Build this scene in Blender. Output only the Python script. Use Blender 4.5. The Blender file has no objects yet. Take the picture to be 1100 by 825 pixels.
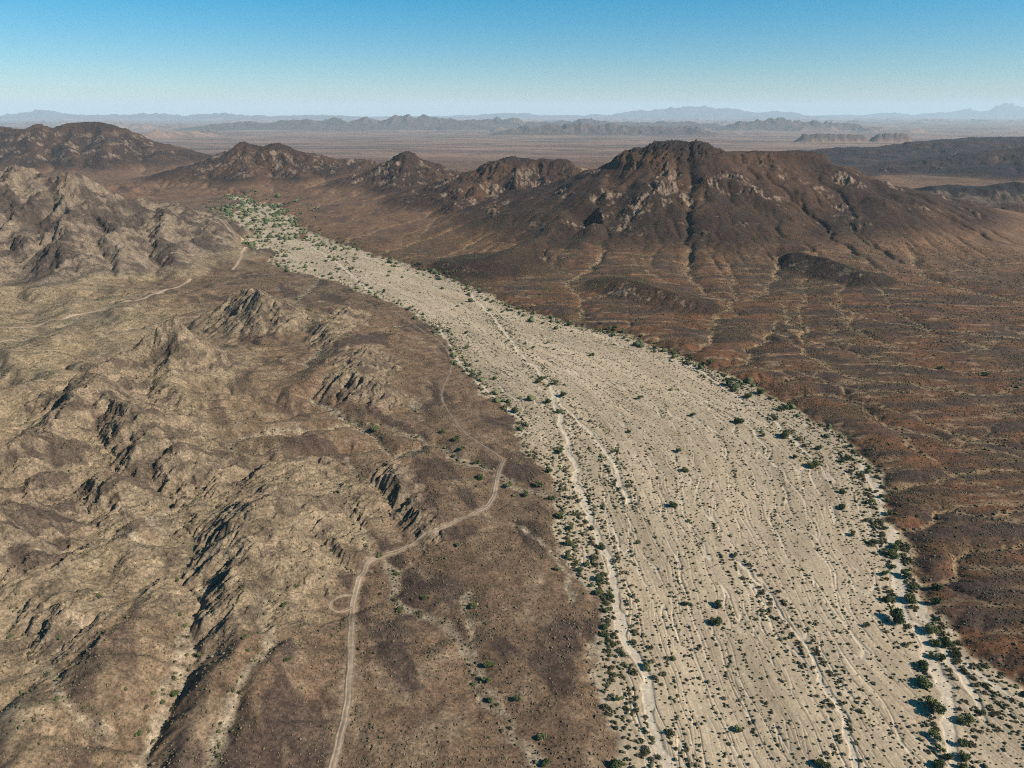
import bpy, math, random, time
import numpy as np
T0 = time.time()
Q = 1.0            # terrain sampling quality (1 = about one vertex per pixel)
random.seed(7)
RNG = np.random.default_rng(11)
C = bpy.context.scene.collection
f32 = np.float32

# ------------------------------------------------------------------ camera model (also used to survey ground positions)
FPX, CX, CY, CAMZ = 733.0, 550.0, 412.5, 150.0
PITCH = math.radians(21.9)
CP, SP = math.cos(PITCH), math.sin(PITCH)
def ray(px, py):
    a = (px - CX) / FPX; b = (CY - py) / FPX
    return a, CP + b * SP, -SP + b * CP
def gz(px, py, z=0.0):               # ground point at height z
    dx, dy, dz = ray(px, py); t = (z - CAMZ) / dz
    return (dx * t, dy * t, z)
def gd(px, py, D):                   # point at distance D
    dx, dy, dz = ray(px, py); t = D / dy
    return (dx * t, D, CAMZ + dz * t)

# ------------------------------------------------------------------ numpy noise
_ang = RNG.random(256) * 2 * np.pi
_GX, _GY = np.cos(_ang).astype(f32), np.sin(_ang).astype(f32)
_PERM = RNG.permutation(4096).astype(np.int32)
def perlin(x, y, seed=0):
    xi = np.floor(x); yi = np.floor(y)
    xf = (x - xi).astype(f32); yf = (y - yi).astype(f32)
    xi = xi.astype(np.int32); yi = yi.astype(np.int32)
    u = xf * xf * xf * (xf * (xf * 6 - 15) + 10); v = yf * yf * yf * (yf * (yf * 6 - 15) + 10)
    def g(ix, iy, fx, fy):
        h = _PERM[(_PERM[(ix + seed * 131) & 4095] + iy) & 4095] & 255
        return _GX[h] * fx + _GY[h] * fy
    a = g(xi, yi, xf, yf); b = g(xi + 1, yi, xf - 1, yf)
    c = g(xi, yi + 1, xf, yf - 1); d = g(xi + 1, yi + 1, xf - 1, yf - 1)
    ab = a + u * (b - a); cd = c + u * (d - c)
    return (ab + v * (cd - ab)) * 1.5
def fbm(x, y, oct=4, seed=0, gain=0.5):
    s = 0; a = 1.0; n = 0
    for o in range(oct):
        s = s + a * perlin(x, y, seed + o); n += a
        x = x * 2.03 + 13.7; y = y * 2.03 - 7.1; a *= gain
    return s / n
def ridged(x, y, oct=4, seed=0, gain=0.5):
    s = 0; a = 1.0; n = 0
    for o in range(oct):
        s = s + a * (1 - np.abs(perlin(x, y, seed + o)) * 1.6); n += a
        x = x * 2.07 + 5.3; y = y * 2.07 + 9.2; a *= gain
    return s / n
def sst(x, a, b):
    t = np.clip((x - a) / (b - a), 0, 1)
    return t * t * (3 - 2 * t)
def lerp(a, b, t): return a + (b - a) * t

# ------------------------------------------------------------------ the wash: banks surveyed on the ground
LEFT = [(205,203),(225,215),(245,238),(262,262),(285,278),(310,292),(360,302),(400,318),(440,333),(468,355),(487,385),(510,410),(533,432),(560,468),
        (580,505),(598,545),(610,580),(622,610),(636,640),(642,690),(655,740),(665,790),(672,825),(690,900),(720,1100)]
RIGHT = [(225,203),(285,207),(312,222),(318,240),(345,255),(385,268),(440,284),(480,297),(510,311),(560,334),(620,349),(680,361),(740,385),(790,409),(840,430),
         (880,454),(915,480),(940,505),(946,522),(958,550),(972,590),(985,620),(1005,660),(1035,695),(1065,722),(1100,750),(1200,830),(1400,1000)]
LW = np.array([gz(*p)[:2] for p in LEFT], f32); RW = np.array([gz(*p)[:2] for p in RIGHT], f32)
def resample(P, n):
    d = np.r_[0, np.cumsum(np.hypot(*np.diff(P, axis=0).T))]
    t = np.linspace(0, d[-1], n)
    return np.c_[np.interp(t, d, P[:, 0]), np.interp(t, d, P[:, 1])]
MID = (resample(LW, 60) + resample(RW, 60)) / 2
def polydist(x, y, P):
    """distance to an open polyline, side (+1 = left of its direction) and arc length of the foot"""
    best = np.full(x.shape, 1e12, f32); side = np.zeros(x.shape, f32); arc = np.zeros(x.shape, f32); s0 = 0.0
    for i in range(len(P) - 1):
        ax, ay = P[i]; bx, by = P[i + 1]; ex, ey = bx - ax, by - ay; L2 = ex * ex + ey * ey + 1e-9
        u = np.clip(((x - ax) * ex + (y - ay) * ey) / L2, 0, 1)
        dx = x - (ax + u * ex); dy = y - (ay + u * ey); d = dx * dx + dy * dy
        m = d < best
        best = np.where(m, d, best)
        cr = ex * dy - ey * dx
        side = np.where(m, np.sign(cr), side); arc = np.where(m, s0 + u * math.sqrt(L2), arc); s0 += math.sqrt(L2)
    return np.sqrt(best), side, arc
def inside(x, y, poly):
    r = np.zeros(x.shape, bool); n = len(poly)
    for i in range(n):
        x0, y0 = poly[i]; x1, y1 = poly[(i + 1) % n]
        if y0 == y1: continue
        c = ((y0 > y) != (y1 > y)) & (x < (x1 - x0) * (y - y0) / (y1 - y0) + x0)
        r ^= c
    return r
WASH_POLY = np.concatenate([LW, RW[::-1]])

CHANNELS = [([(590,420),(602,450),(617,500),(623,527),(634,557),(642,571),(650,600),(664,634),(668,675),(676,700),(688,717),(694,742),(707,780),(718,824),(730,880)], 2.2),
 ([(925,500),(940,522),(955,560),(963,600),(965,630),(972,655),(985,670),(997,700),(1008,720),(1015,745),(1020,780),(1025,825),(1030,880)], 2.8), ([(985,640),(1000,675),(1015,705),(1040,740),(1062,772)], 1.5),
 ([(500,310),(530,340),(560,380),(580,400),(600,430),(640,470),(660,500),(675,540)], 1.6), ([(664,634),(671,660),(675,690),(692,716)], 1.3), ([(740,390),(790,425),(830,450),(870,490)], 1.4), ([(790,600),(830,640),(870,700),(900,760),(920,825)], 1.2),
 ([(300,262),(330,262),(360,280),(390,306),(420,330)], 2.2), ([(470,350),(500,400),(530,425),(560,452)], 1.4)]
# drainage lines seen in the photograph: points, width, depth, ground height
GULLIES = [([(190,585),(205,615),(214,640),(216,660),(213,690),(214,705),(200,725),(180,750),(160,775),(146,800),(132,840)], 4.5, 2.6, 8), ([(300,640),(285,655),(276,690),(279,715),(266,745),(243,780),(212,840)], 4.0, 2.2, 7),
 ([(20,688),(45,714),(65,735),(70,755),(82,772),(100,800)], 3.5, 1.8, 9), ([(180,500),(190,540),(185,575),(190,590)], 3.5, 2.2, 9), ([(130,560),(165,572),(182,585),(190,592)], 3, 1.5, 9), ([(215,520),(206,560),(200,590),(206,615)], 3, 2.4, 9),
 ([(355,518),(370,540),(385,565),(395,585),(412,604),(426,622),(442,642),(470,656),(495,680),(511,702),(525,727),(532,748),(550,775),(575,790),(592,840)], 4.5, 1.6, 3.5),
 ([(300,478),(335,470),(370,457),(410,456),(450,466),(480,475),(510,494),(532,506),(560,516),(588,522)], 5, 1.4, 4), ([(506,640),(508,660),(512,690),(523,712)], 3, 1, 2.5), ([(375,498),(410,530),(440,560),(458,576)], 4, 1.4, 5),
 ([(130,318),(90,332),(60,350),(20,376),(-20,390)], 6, 1.5, 8), ([(330,425),(365,440),(400,462),(425,478),(450,470)], 4, 2, 7), ([(240,505),(250,480),(280,470),(320,470)], 4, 2, 9), ([(0,610),(40,590),(90,585),(130,590),(165,605),(195,600)], 3.5, 1.4, 9),
 ([(310,560),(340,580),(372,600),(395,600)], 3, 1.2, 5), ([(620,640),(600,600),(570,575),(545,560)], 3, .6, 2), ([(30,480),(60,500),(90,500),(130,490),(170,500)], 4, 2, 10), ([(240,340),(215,330),(180,345),(140,350),(100,375)], 5, 1.5, 9),
 ([(345,290),(320,310),(325,345),(345,370),(330,395)], 5, 1.6, 7), ([(430,345),(400,350),(385,345),(372,360)], 4, 1.2, 5), ([(455,440),(440,420),(415,415),(420,385)], 4, 1.4, 5)]
PLAIN_RUNS = [([(842,325),(850,345),(870,360),(900,372),(935,381),(1000,395),(1110,398)], 4, .5, 5), ([(838,350),(865,378),(890,392),(940,407),(1000,415),(1050,421),(1110,416)], 4, .5, 5), ([(815,388),(850,402),(890,411),(950,419),(1000,421)], 3, .4, 4),
 ([(868,418),(930,426),(975,441),(1003,456),(1040,470),(1110,479)], 3.4, .5, 4), ([(912,431),(958,453),(1010,469),(1060,481),(1110,497)], 3, .4, 4), ([(925,445),(980,463),(1040,477)], 2.6, .4, 4), ([(878,322),(955,348),(1040,358),(1110,364)], 4.5, .5, 6),
 ([(846,340),(820,362),(800,385)], 3.5, .5, 4), ([(972,276),(998,299),(1040,311),(1110,326)], 7, 2.2, 8), ([(782,290),(790,318),(772,340),(757,365)], 4.5, .8, 5), ([(735,240),(738,278),(744,300),(762,311),(788,318)], 6, 2.0, 8), ([(655,262),(640,288),(612,302),(626,330),(604,348)], 5, .8, 5),
 ([(828,262),(836,290),(826,305),(810,318)], 5, 1.2, 7), ([(868,300),(860,330),(862,350),(880,372)], 3.2, .5, 5), ([(900,310),(905,335),(925,355),(965,372)], 3.2, .5, 6), ([(940,310),(960,335),(1000,355),(1060,372)], 3.2, .5, 6), ([(855,395),(905,415),(940,440),(990,485),(1060,520),(1110,530)], 3, .5, 4),
 ([(955,520),(1000,512),(1050,505),(1110,512)], 2.6, .4, 3.5), ([(965,560),(1010,548),(1060,552),(1110,545)], 2.6, .4, 3.5), ([(1000,640),(1030,600),(1070,585),(1110,580)], 2.4, .4, 3.5), ([(470,240),(440,262),(410,268),(395,272)], 6, .8, 5), ([(560,258),(520,262),(480,275),(450,285)], 5, .6, 5)]
ALLRUNS = [(np.array([gz(p[0], p[1], z)[:2] for p in pts], f32), w, dp, i < len(GULLIES)) for i, (pts, w, dp, z) in enumerate(GULLIES + PLAIN_RUNS)]
def runs(x, y):
    """depth carved by the drainage lines, and how sandy the spot is"""
    dep = np.zeros(x.shape, f32); sand = np.zeros(x.shape, f32)
    for P, w, dp, lf in ALLRUNS:
        lo = P.min(0) - 40; hi = P.max(0) + 40
        m = np.nonzero((x > lo[0]) & (x < hi[0]) & (y > lo[1]) & (y < hi[1]))
        if m[0].size == 0: continue
        X = x[m]; Y = y[m]; k = 1.0 if lf else 1.3
        X = X + k * (4.5 * perlin(X / 21, Y / 21, 190) + 1.6 * perlin(X / 6, Y / 6, 191)); Y = Y + k * (4.5 * perlin(X / 21, Y / 21, 192) + 1.6 * perlin(X / 6, Y / 6, 193))
        d, _, _ = polydist(X, Y, P)
        dep[m] = np.maximum(dep[m], dp * np.exp(-(d / (w * .9)) ** 2) * 1.0 + (.35 * dp * np.exp(-(d / (w * 3)) ** 2)))
        sand[m] = np.maximum(sand[m], 1 - sst(d, w * .22, w * .62))
    return dep, sand
class Grid:
    """regular height grid with B-spline sampling"""
    def __init__(s, x0, x1, y0, y1, d):
        s.x0, s.y0, s.d = x0, y0, d
        s.nx = int((x1 - x0) / d) + 1; s.ny = int((y1 - y0) / d) + 1
        s.x1 = x0 + (s.nx - 1) * d; s.y1 = y0 + (s.ny - 1) * d
        s.X, s.Y = np.meshgrid(x0 + d * np.arange(s.nx, dtype=f32), y0 + d * np.arange(s.ny, dtype=f32))
    def bil(s, A, x, y):
        gx = np.clip((x - s.x0) / s.d, 0, s.nx - 1.001); gy = np.clip((y - s.y0) / s.d, 0, s.ny - 1.001)
        ix = gx.astype(np.int32); iy = gy.astype(np.int32); fx = (gx - ix).astype(f32); fy = (gy - iy).astype(f32)
        F = A.ravel(); k = iy * s.nx + ix
        return (F[k] * (1 - fx) + F[k + 1] * fx) * (1 - fy) + (F[k + s.nx] * (1 - fx) + F[k + s.nx + 1] * fx) * fy
    def cub(s, A, x, y):
        gx = np.clip((x - s.x0) / s.d, 1, s.nx - 3.001); gy = np.clip((y - s.y0) / s.d, 1, s.ny - 3.001)
        ix = gx.astype(np.int32); iy = gy.astype(np.int32); fx = (gx - ix).astype(f32); fy = (gy - iy).astype(f32)
        def w(t):
            return ((1 - t) ** 3 / 6, (3 * t ** 3 - 6 * t * t + 4) / 6, (-3 * t ** 3 + 3 * t * t + 3 * t + 1) / 6, t ** 3 / 6)
        wx = w(fx); wy = w(fy); F = A.ravel(); r = 0
        for j in range(4):
            row = 0
            for i in range(4):
                row = row + wx[i] * F[(iy + j - 1) * s.nx + ix + i - 1]
            r = r + wy[j] * row
        return r
    def weight(s, x, y, m):
        e = np.minimum(np.minimum(x - s.x0, s.x1 - x), np.minimum(y - s.y0, s.y1 - y))
        return sst(e, s.d * 2, m)

# wash coordinates on a helper grid: sd (signed distance, + inside), t (0 left bank .. 1 right bank), s (along)
WG = Grid(-1000, 1000, 40, 1850, 4.0)
_dl, _sl, _al = polydist(WG.X, WG.Y, LW); _dr, _sr, _ar = polydist(WG.X, WG.Y, RW); _dm, _sm, _am = polydist(WG.X, WG.Y, MID)
_in = inside(WG.X, WG.Y, WASH_POLY)
WG.sd = np.where(_in, np.minimum(_dl, _dr), -np.minimum(_dl, _dr)).astype(f32)
WG.t = (_dl / (_dl + _dr + 1e-6)).astype(f32); WG.s = _am.astype(f32)
WG.side = np.where(_dl < _dr, -1.0, 1.0).astype(f32)          # which bank is nearer
def wash_sd(x, y):
    w = WG.bil(WG.sd, x, y)
    w = w + 4.2 * perlin(x / 31, y / 31, 40) + 2.6 * perlin(x / 11, y / 11, 41) + 1.2 * perlin(x / 4, y / 4, 44)
    w = w - 26 * sst(fbm(x / 42, y / 95, 3, 45), .05, .3) * sst(y, 560, 900)
    w = w - sst(y, 1020, 1420) * (60 + 60 * perlin(x / 40, y / 90, 42) + 40 * perlin(x / 15, y / 30, 43))
    return np.where((y > 1800) | (y < 45), -999, w)

# ------------------------------------------------------------------ hills: crest lines surveyed from the photograph
# each: name, label, category, list of (crest points, radius at each end, exponent, flat half-width), rock amount
def D_(pts, D=None):
    o = [gd(p[0], p[1], p[2] if len(p) > 2 else D) for p in pts]      # crest heights count from the sloping plain they stand on
    return [(x, y, z - 13 * min(1, max(0, 1 - (y - 1500) / 800)) + (.04 * max(z, 0) if y > 1150 else 0)) for x, y, z in o]
def N_(pts, D=None, k=.87): return D_([(p[0], p[1], k * (p[2] if len(p) > 2 else D)) for p in pts])
def K_(pts): return N_(pts, None, .9)
def Z_(pts): return [gz(p[0], p[1], p[2] + ((10 if p[1] > 430 else 5) if p[0] < 420 else 3))[:2] + (p[2],) for p in pts]
HILLS = [
 ('mesa', 'big dark flat-topped mesa with pale crags on its front, right of the wash', 'mesa', 1.0, [
   (D_([(696,154,960),(715,150.5,955),(740,151,950),(755,158,950),(790,164,955),(830,163,965),(870,161,980),(886,169,975)]), 330, 300, 1.5, 20),
   (D_([(696,154,960),(680,164,930),(660,178,905),(640,195,880),(612,220,850),(575,247,810),(535,266,745),(490,284,680)]), 200, 90, 1.4, 0),
   (D_([(886,169,975),(910,188,960),(940,210,940),(970,226,920),(1005,244,900),(1050,266,870)]), 160, 110, 1.6, 0),
   (D_([(735,157,945),(716,195,890),(700,222,840),(660,247,780)]), 130, 70, 1.5, 0),
   (D_([(800,166,950),(805,200,890),(812,232,830)]), 110, 60, 1.5, 0),
   (D_([(650,226,835),(658,240,812),(664,258,785)]), 26, 20, .55, 0),
   (D_([(850,170,960),(866,207,900),(880,240,840),(902,272,775)]), 110, 70, 1.5, 0)]),
 ('dark_knoll', 'low dark knoll on the slope in front of the big mesa', 'knoll', .2, [(Z_([(665,302,7),(700,308,9),(740,322,6)]), 42, 36, 1.3, 0)]),
 ('low_ridge', 'low dark ridge below the right shoulder of the big mesa', 'ridge', .2, [(Z_([(855,275,14),(890,284,13),(930,300,8)]), 45, 40, 1.4, 0)]),
 ('low_spur', 'low brown spur at the left foot of the big mesa', 'ridge', .2, [(Z_([(500,282,6),(535,274,12),(570,262,14),(590,252,16)]), 90, 70, 1.4, 0)]),
 ('banded_hill', 'banded brown hill with a dark rim, next to the left of the big mesa', 'hill', .8, [
   (N_([(445,222,1250),(480,206,1280),(505,187,1320),(525,172,1350),(550,169,1360),(580,173,1370),(605,173.5,1380),(620,182,1380),(640,196,1360)]), 200, 170, 1.2, 6),
   (N_([(525,172,1350),(512,196,1230),(492,214,1120)]), 110, 60, 1.3, 0), (N_([(580,173,1370),(590,200,1230),(585,222,1110)]), 110, 60, 1.3, 0), (N_([(635,192,1360),(640,212,1200)]), 100, 60, 1.3, 0),
   (N_([(550,169,1360),(556,195,1240),(560,215,1150)]), 120, 60, 1.5, 0), (N_([(600,174,1380),(612,200,1260)]), 110, 60, 1.5, 0)]),
 ('conical_peak', 'small conical peak with a dark rocky cap behind the wash', 'peak', .9, [
   (N_([(345,212,1480),(385,197,1560),(400,187,1600),(415,177,1630),(427,166,1650),(437,161.5,1650),(450,167,1660),(470,176,1680),(500,188,1680),(530,200,1660)]), 180, 150, 1.25, 2),
   (N_([(437,161.5,1650),(432,182,1540),(418,200,1420),(402,212,1340)]), 150, 70, 1.25, 0), (N_([(450,167,1660),(470,188,1540),(478,204,1420)]), 130, 70, 1.25, 0), (N_([(415,177,1630),(390,196,1530),(362,208,1430)]), 110, 60, 1.25, 0), (N_([(500,188,1680),(515,202,1540)]), 110, 60, 1.3, 0)]),
 ('purple_ridge', 'long purple brown ridge with two low tops and pale gullies', 'ridge', .8, [
   (N_([(150,200,1700),(190,191,1800),(215,181,1850),(235,166,1880),(262,152.5,1900),(285,157,1900),(296,153.5,1900),(315,161,1900),(340,166,1920),(352,170,1920),(390,172,1940),(405,181,1900),(430,192,1850)]), 230, 200, 1.2, 5),
   (N_([(262,152.5,1900),(266,173,1760),(256,190,1630),(240,202,1540)]), 180, 90, 1.25, 0), (N_([(296,153.5,1900),(312,175,1760),(322,194,1610)]), 170, 80, 1.25, 0), (N_([(340,166,1920),(362,184,1760),(372,198,1620)]), 140, 70, 1.25, 0), (N_([(235,166,1880),(214,184,1760),(196,198,1640)]), 140, 70, 1.25, 0), (N_([(390,172,1940),(405,190,1760)]), 120, 70, 1.3, 0)]),
 ('long_mountain', 'broad dark mountain with pale patches at the far left', 'mountain', .8, [
   (N_([(-160,145),(-60,140),(0,138.5),(30,139.5),(42,134.5),(60,140.5),(80,134),(107,132.5),(125,139),(150,149),(180,159),(200,166),(225,176)], 2500), 330, 280, 1.2, 8),
   (N_([(107,132.5,2500),(114,150,2330),(108,166,2170),(112,178,2060)]), 240, 120, 1.25, 0), (N_([(42,134.5,2500),(32,152,2330),(36,170,2150)]), 220, 110, 1.25, 0), (N_([(80,134,2500),(72,155,2300),(80,172,2120)]), 180, 90, 1.25, 0), (N_([(150,149,2500),(172,163,2330),(180,176,2150)]), 200, 110, 1.25, 0), (N_([(-30,140,2500),(-40,165,2200)]), 220, 110, 1.25, 0)]),
 ('rocky_mountain', 'bare rugged tan mountain rising at the left edge', 'mountain', 1.0, [
   (N_([(-300,195,840),(-150,185,850),(0,174,850),(35,173,860),(60,177,870),(80,184,880),(95,191,880),(115,206,890),(132,207,910),(150,203,930),(165,200,940),(185,214,930),(215,236,900),(245,256,860)]), 200, 105, 1.3, 4),
   (N_([(60,177,870),(70,212,790),(62,248,720),(40,285,665)]), 110, 60, 1.3, 0),
   (N_([(95,191,880),(112,228,800),(130,262,735)]), 100, 50, 1.3, 0),
   (N_([(165,200,940),(175,233,845),(182,262,765)]), 100, 50, 1.3, 0),
   (N_([(-60,180,850),(-40,230,740),(-30,290,640)]), 120, 80, 1.3, 0)]),
 ('cliff_mesa', 'low mesa with a black cliff rim over pale scree at the right edge', 'mesa', .3, [
   (D_([(935,216,1090),(960,207,1090),(1000,198,1090),(1050,196,1090),(1100,194,1090),(1250,190,1080)]), 95, 120, 1.35, 14)]),
 ('black_ridge', 'dark bumpy ridges between the two mesas at the right', 'ridge', .9, [
   (K_([(985,200,1750),(1030,191,1780),(1060,182,1800),(1100,173,1800),(1250,166,1800)]), 260, 280, 1.2, 8),
   (K_([(880,190,1750),(905,178,1800),(925,183,1820),(960,180,1850)]), 150, 130, 1.6, 0),
   (K_([(1000,172,2050),(1050,165,2100),(1110,158,2100)]), 240, 260, 1.2, 12)]),
 ('table_mountain', 'long flat dark tableland on the skyline at the right', 'mountain', .8, [
   (D_([(865,164,2350),(900,161,2400),(960,158,2450),(1000,154,2500),(1060,150,2600),(1100,149,2600),(1200,148.5,2600)]), 420, 480, 1.15, 70)]),
 ('rock_fin', 'sharp dark fin of rock with a long tail in the tan hills', 'rock ridge', .9, [
   (Z_([(190,351,34),(176,365,28),(150,386,21),(125,405,18),(104,418,18),(62,465,20),(20,495,22)]), 44, 46, 1.5, 0),
   (Z_([(190,351,34),(211,368,24),(222,398,11)]), 32, 24, 1.4, 0)]),
 ('striped_ridge', 'brown ridge with slanting striped rock below the sharp fin', 'rock ridge', .9, [
   (Z_([(104,416,18),(126,432,22),(150,446,22),(172,463,21),(198,478,18),(214,492,12)]), 42, 33, 1.3, 0)]),
 ('pale_crag', 'pale jagged crag with black shaded clefts left of the dirt road', 'crag', 1.0, [
   (Z_([(308,500,13),(282,511,18),(264,538,17.5),(254,572,14),(268,608,10),(286,640,5)]), 50, 30, 1.35, 2)]),
 ('dark_crag', 'dark crag cut off by the left edge of the view', 'crag', 1.0, [
   (Z_([(-70,505,28),(-10,538,30),(25,532,25),(45,528,15)]), 40, 26, 1.3, 0)]),
 ('small_knob', 'small brown rock knob between the dark crag and the pale crag', 'crag', .8, [(Z_([(98,512,14),(118,516,16),(136,522,12)]), 24, 18, 1.2, 0)]),
 ('rock_rib', 'long thin dark rib of rock above the short straight blade', 'rock ridge', .9, [(Z_([(108,543,10),(66,580,12),(26,620,9)]), 17, 14, 1.1, 0)]),
 ('rock_blade', 'short straight blade of dark rock near the lower left', 'rock ridge', .8, [(Z_([(66,640,14),(48,666,12),(28,692,7)]), 15, 11, 1.1, 0)]),
 ('round_crag', 'rounded dark crag beside the upper narrow part of the wash', 'crag', .9, [(Z_([(268,304,24),(284,314,24),(306,332,13)]), 45, 34, 1.3, 0)]),
 ('brown_outcrop', 'brown rock outcrop half way between round crag and road', 'crag', .9, [
   (Z_([(376,328,8),(352,352,11)]), 24, 22, 1.2, 0), (Z_([(396,372,11),(378,394,12),(404,408,9)]), 26, 22, 1.2, 0)]),
 ('thin_ridge', 'thin reddish rock ridge running down to the road bend', 'rock ridge', .7, [(Z_([(418,478,6),(426,505,6.5),(440,530,6),(466,566,2.5)]), 13, 12, 1.2, 0)]),
 ('short_ridge', 'narrow dark rock ridge pointing at the loop of the road', 'rock ridge', .7, [(Z_([(306,560,8),(330,590,6.5),(350,612,3)]), 15, 11, 1.2, 0)]),
]
SWELLS = [  # broad low rises of the near hills
   (Z_([(-90,660,16),(30,610,13),(150,560,12),(205,535,10)]), 75, 60, 1.2, 0), (Z_([(40,760,9),(100,700,11),(150,640,10)]), 45, 45, 1.2, 0),
   (Z_([(230,440,9),(320,450,8),(400,470,5)]), 80, 60, 1.2, 0), (Z_([(215,780,6),(245,700,9),(262,660,9)]), 34, 30, 1.2, 0),
   (Z_([(60,380,12),(200,410,12),(300,380,10)]), 90, 70, 1.2, 0), (Z_([(-60,830,8),(60,800,7),(100,760,6)]), 40, 30, 1.2, 0),
   (Z_([(330,400,9),(380,355,9),(330,330,8)]), 70, 60, 1.2, 0), (Z_([(-60,440,22),(20,430,18)]), 70, 60, 1.2, 0)]

CRAGS = [(700,178,915,24),(676,236,805,28),(714,222,850,23),(781,218,865,18),(622,236,800,9),(905,215,905,14),(968,242,900,16)]
CRAGS = [gd(a, b, d)[:2] + (r,) for a, b, d, r in CRAGS]
def patchy(x, y):
    """where bedrock shows through the scree of the dark hills"""
    q = fbm(x / 45, y / 45, 4, 124)
    near_mesa = sst(y, 600, 700) * (1 - sst(y, 1040, 1100)) * (x > -20) * (x < 640)
    q = q - .22 * near_mesa
    for cx, cy, r in CRAGS:
        d2 = ((x - cx) ** 2 + (y - cy) ** 2) / (r * r); q = q + .5 * np.exp(-.5 * d2)
    return q
DARK = {'mesa', 'dark_knoll', 'low_ridge', 'low_spur', 'banded_hill', 'conical_peak', 'purple_ridge', 'long_mountain', 'cliff_mesa', 'black_ridge', 'table_mountain'}
def crest(x, y, rel, spec):
    pts, w0, w1, p, flat = spec
    P = np.array(pts, f32); W = np.linspace(w0, w1, len(P))
    lo = P[:, :2].min(0) - max(w0, w1) * 1.2 - flat; hi = P[:, :2].max(0) + max(w0, w1) * 1.2 + flat
    m = np.nonzero((x > lo[0]) & (x < hi[0]) & (y > lo[1]) & (y < hi[1]))
    if m[0].size == 0: return
    X = x[m]; Y = y[m]
    bz = base_far(Y)
    wv = max(w0, w1)
    aw_ = min(.10 * wv, 5 + .035 * wv); X, Y = X + aw_ * perlin(X / (wv * .4), Y / (wv * .4), 50), Y + aw_ * perlin(X / (wv * .4), Y / (wv * .4), 51)
    h = np.zeros(X.shape, f32)
    for i in range(len(P) - 1):
        ax, ay, az = P[i]; bx, by, bz_ = P[i + 1]; ex, ey = bx - ax, by - ay
        u = np.clip(((X - ax) * ex + (Y - ay) * ey) / (ex * ex + ey * ey + 1e-9), 0, 1)
        d = np.hypot(X - (ax + u * ex), Y - (ay + u * ey)); d = np.maximum(d - flat, 0)
        w = W[i] + (W[i + 1] - W[i]) * u
        k = np.clip(1 - d / w, 0, 1) ** p
        h = np.maximum(h, (az + (bz_ - az) * u - bz) * k)
    rel[m] = np.maximum(rel[m], h)
def base_far(y):
    t = np.maximum(y - 1500, 0)
    return np.where(t < 7500, -0.02 * t * (1 - t / 30000), -112.5) - t * t / 1.48e7        # valley floor and the curve of the earth
def sculpt(x, y, want_id=False, noise=1.0):
    """authored height; also relief of the hills and the id of the hill that owns each point"""
    sd = wash_sd(x, y); side = np.where((y < 1850), WG.bil(WG.side, x, y), 1.0)
    b = base_far(y)
    out = np.maximum(-sd, 0); out = np.where(sd < -900, 400, out)
    bank = np.where(side > 0, 2.6, 1.0) * sst(out, 0.0, 4.0)
    fl = 1 - sst(y, 360, 640)
    rise = np.where(side > 0, 0.020, 0.004 + .016 * fl) * np.minimum(out, 500) + np.where(side < 0, 8.0 * sst(out, 50, 230) * fl, 0)
    b = b + bank + rise * np.clip(1 - (y - 1500) / 800, 0, 1)
    undul = fbm(x / 130, y / 130, 4, 3) * 3.0 * sst(out, 5, 120) + fbm(x / 30, y / 30, 3, 8) * 0.9 * sst(out, 2, 40) * np.where(side < 0, 1.4, .5)
    lh = sst(out, 45, 170) * (side < 0) * (y < 1500)
    undul = undul + lh * (13 * (ridged(x / 95 + .3 * perlin(x / 90, y / 90, 11), y / 95, 4, 12, .5) - .6) + 1.6 * (ridged(x / 24, y / 24, 3, 16) - .6))
    pq = patchy(x, y)
    rel = np.zeros(x.shape, f32); own = np.zeros(x.shape, np.int16); rock = np.zeros(x.shape, f32); top = np.zeros(x.shape, f32)
    for k, (nm, lb, ct, rk, specs) in enumerate(HILLS):
        r = np.zeros(x.shape, f32)
        for sp in specs: crest(x, y, r, sp)
        zmax = max(p[2] for sp in specs for p in sp[0]) - float(base_far(np.array(specs[0][0][0][1])))
        m = r > np.maximum(rel, 0.10 * zmax)
        own[m] = k + 1
        rq = rk * (.7 if nm == 'pale_crag' else 1) * sst(r, .05 * zmax, .3 * zmax)
        if nm == 'mesa': rq = rq * (.12 + .88 * np.maximum(sst(pq, .02, .24), sst(r, .80 * zmax, .9 * zmax)))
        rock = np.maximum(rock, rq); top = np.maximum(top, r / zmax)
        rel = np.maximum(rel, r) + 0.07 * np.minimum(rel, r)
    rock = np.maximum(rock, lh * sst(fbm(x / 42 + 9, y / 42, 4, 18), .10, .32) * .5)
    sw = np.zeros(x.shape, f32)
    for sp in SWELLS: crest(x, y, sw, sp)
    rel2 = np.maximum(rel, sw) + .3 * np.minimum(rel, sw)
    lx, ly = gz(368, 651, 6)[:2]; flat_ = 1 - np.exp(-(((x - lx) ** 2 + (y - ly) ** 2) / 15 ** 2))
    undul = undul * flat_; rel2 = rel2 * flat_; rock = rock * flat_
    keep = sst(out, 0, 25)
    b = b - runs(x, y)[0] * sst(out, 0, 12)
    return b + undul + rel2 * keep, rel * keep, own, rock, sd, side, top
print('setup', time.time() - T0)

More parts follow.
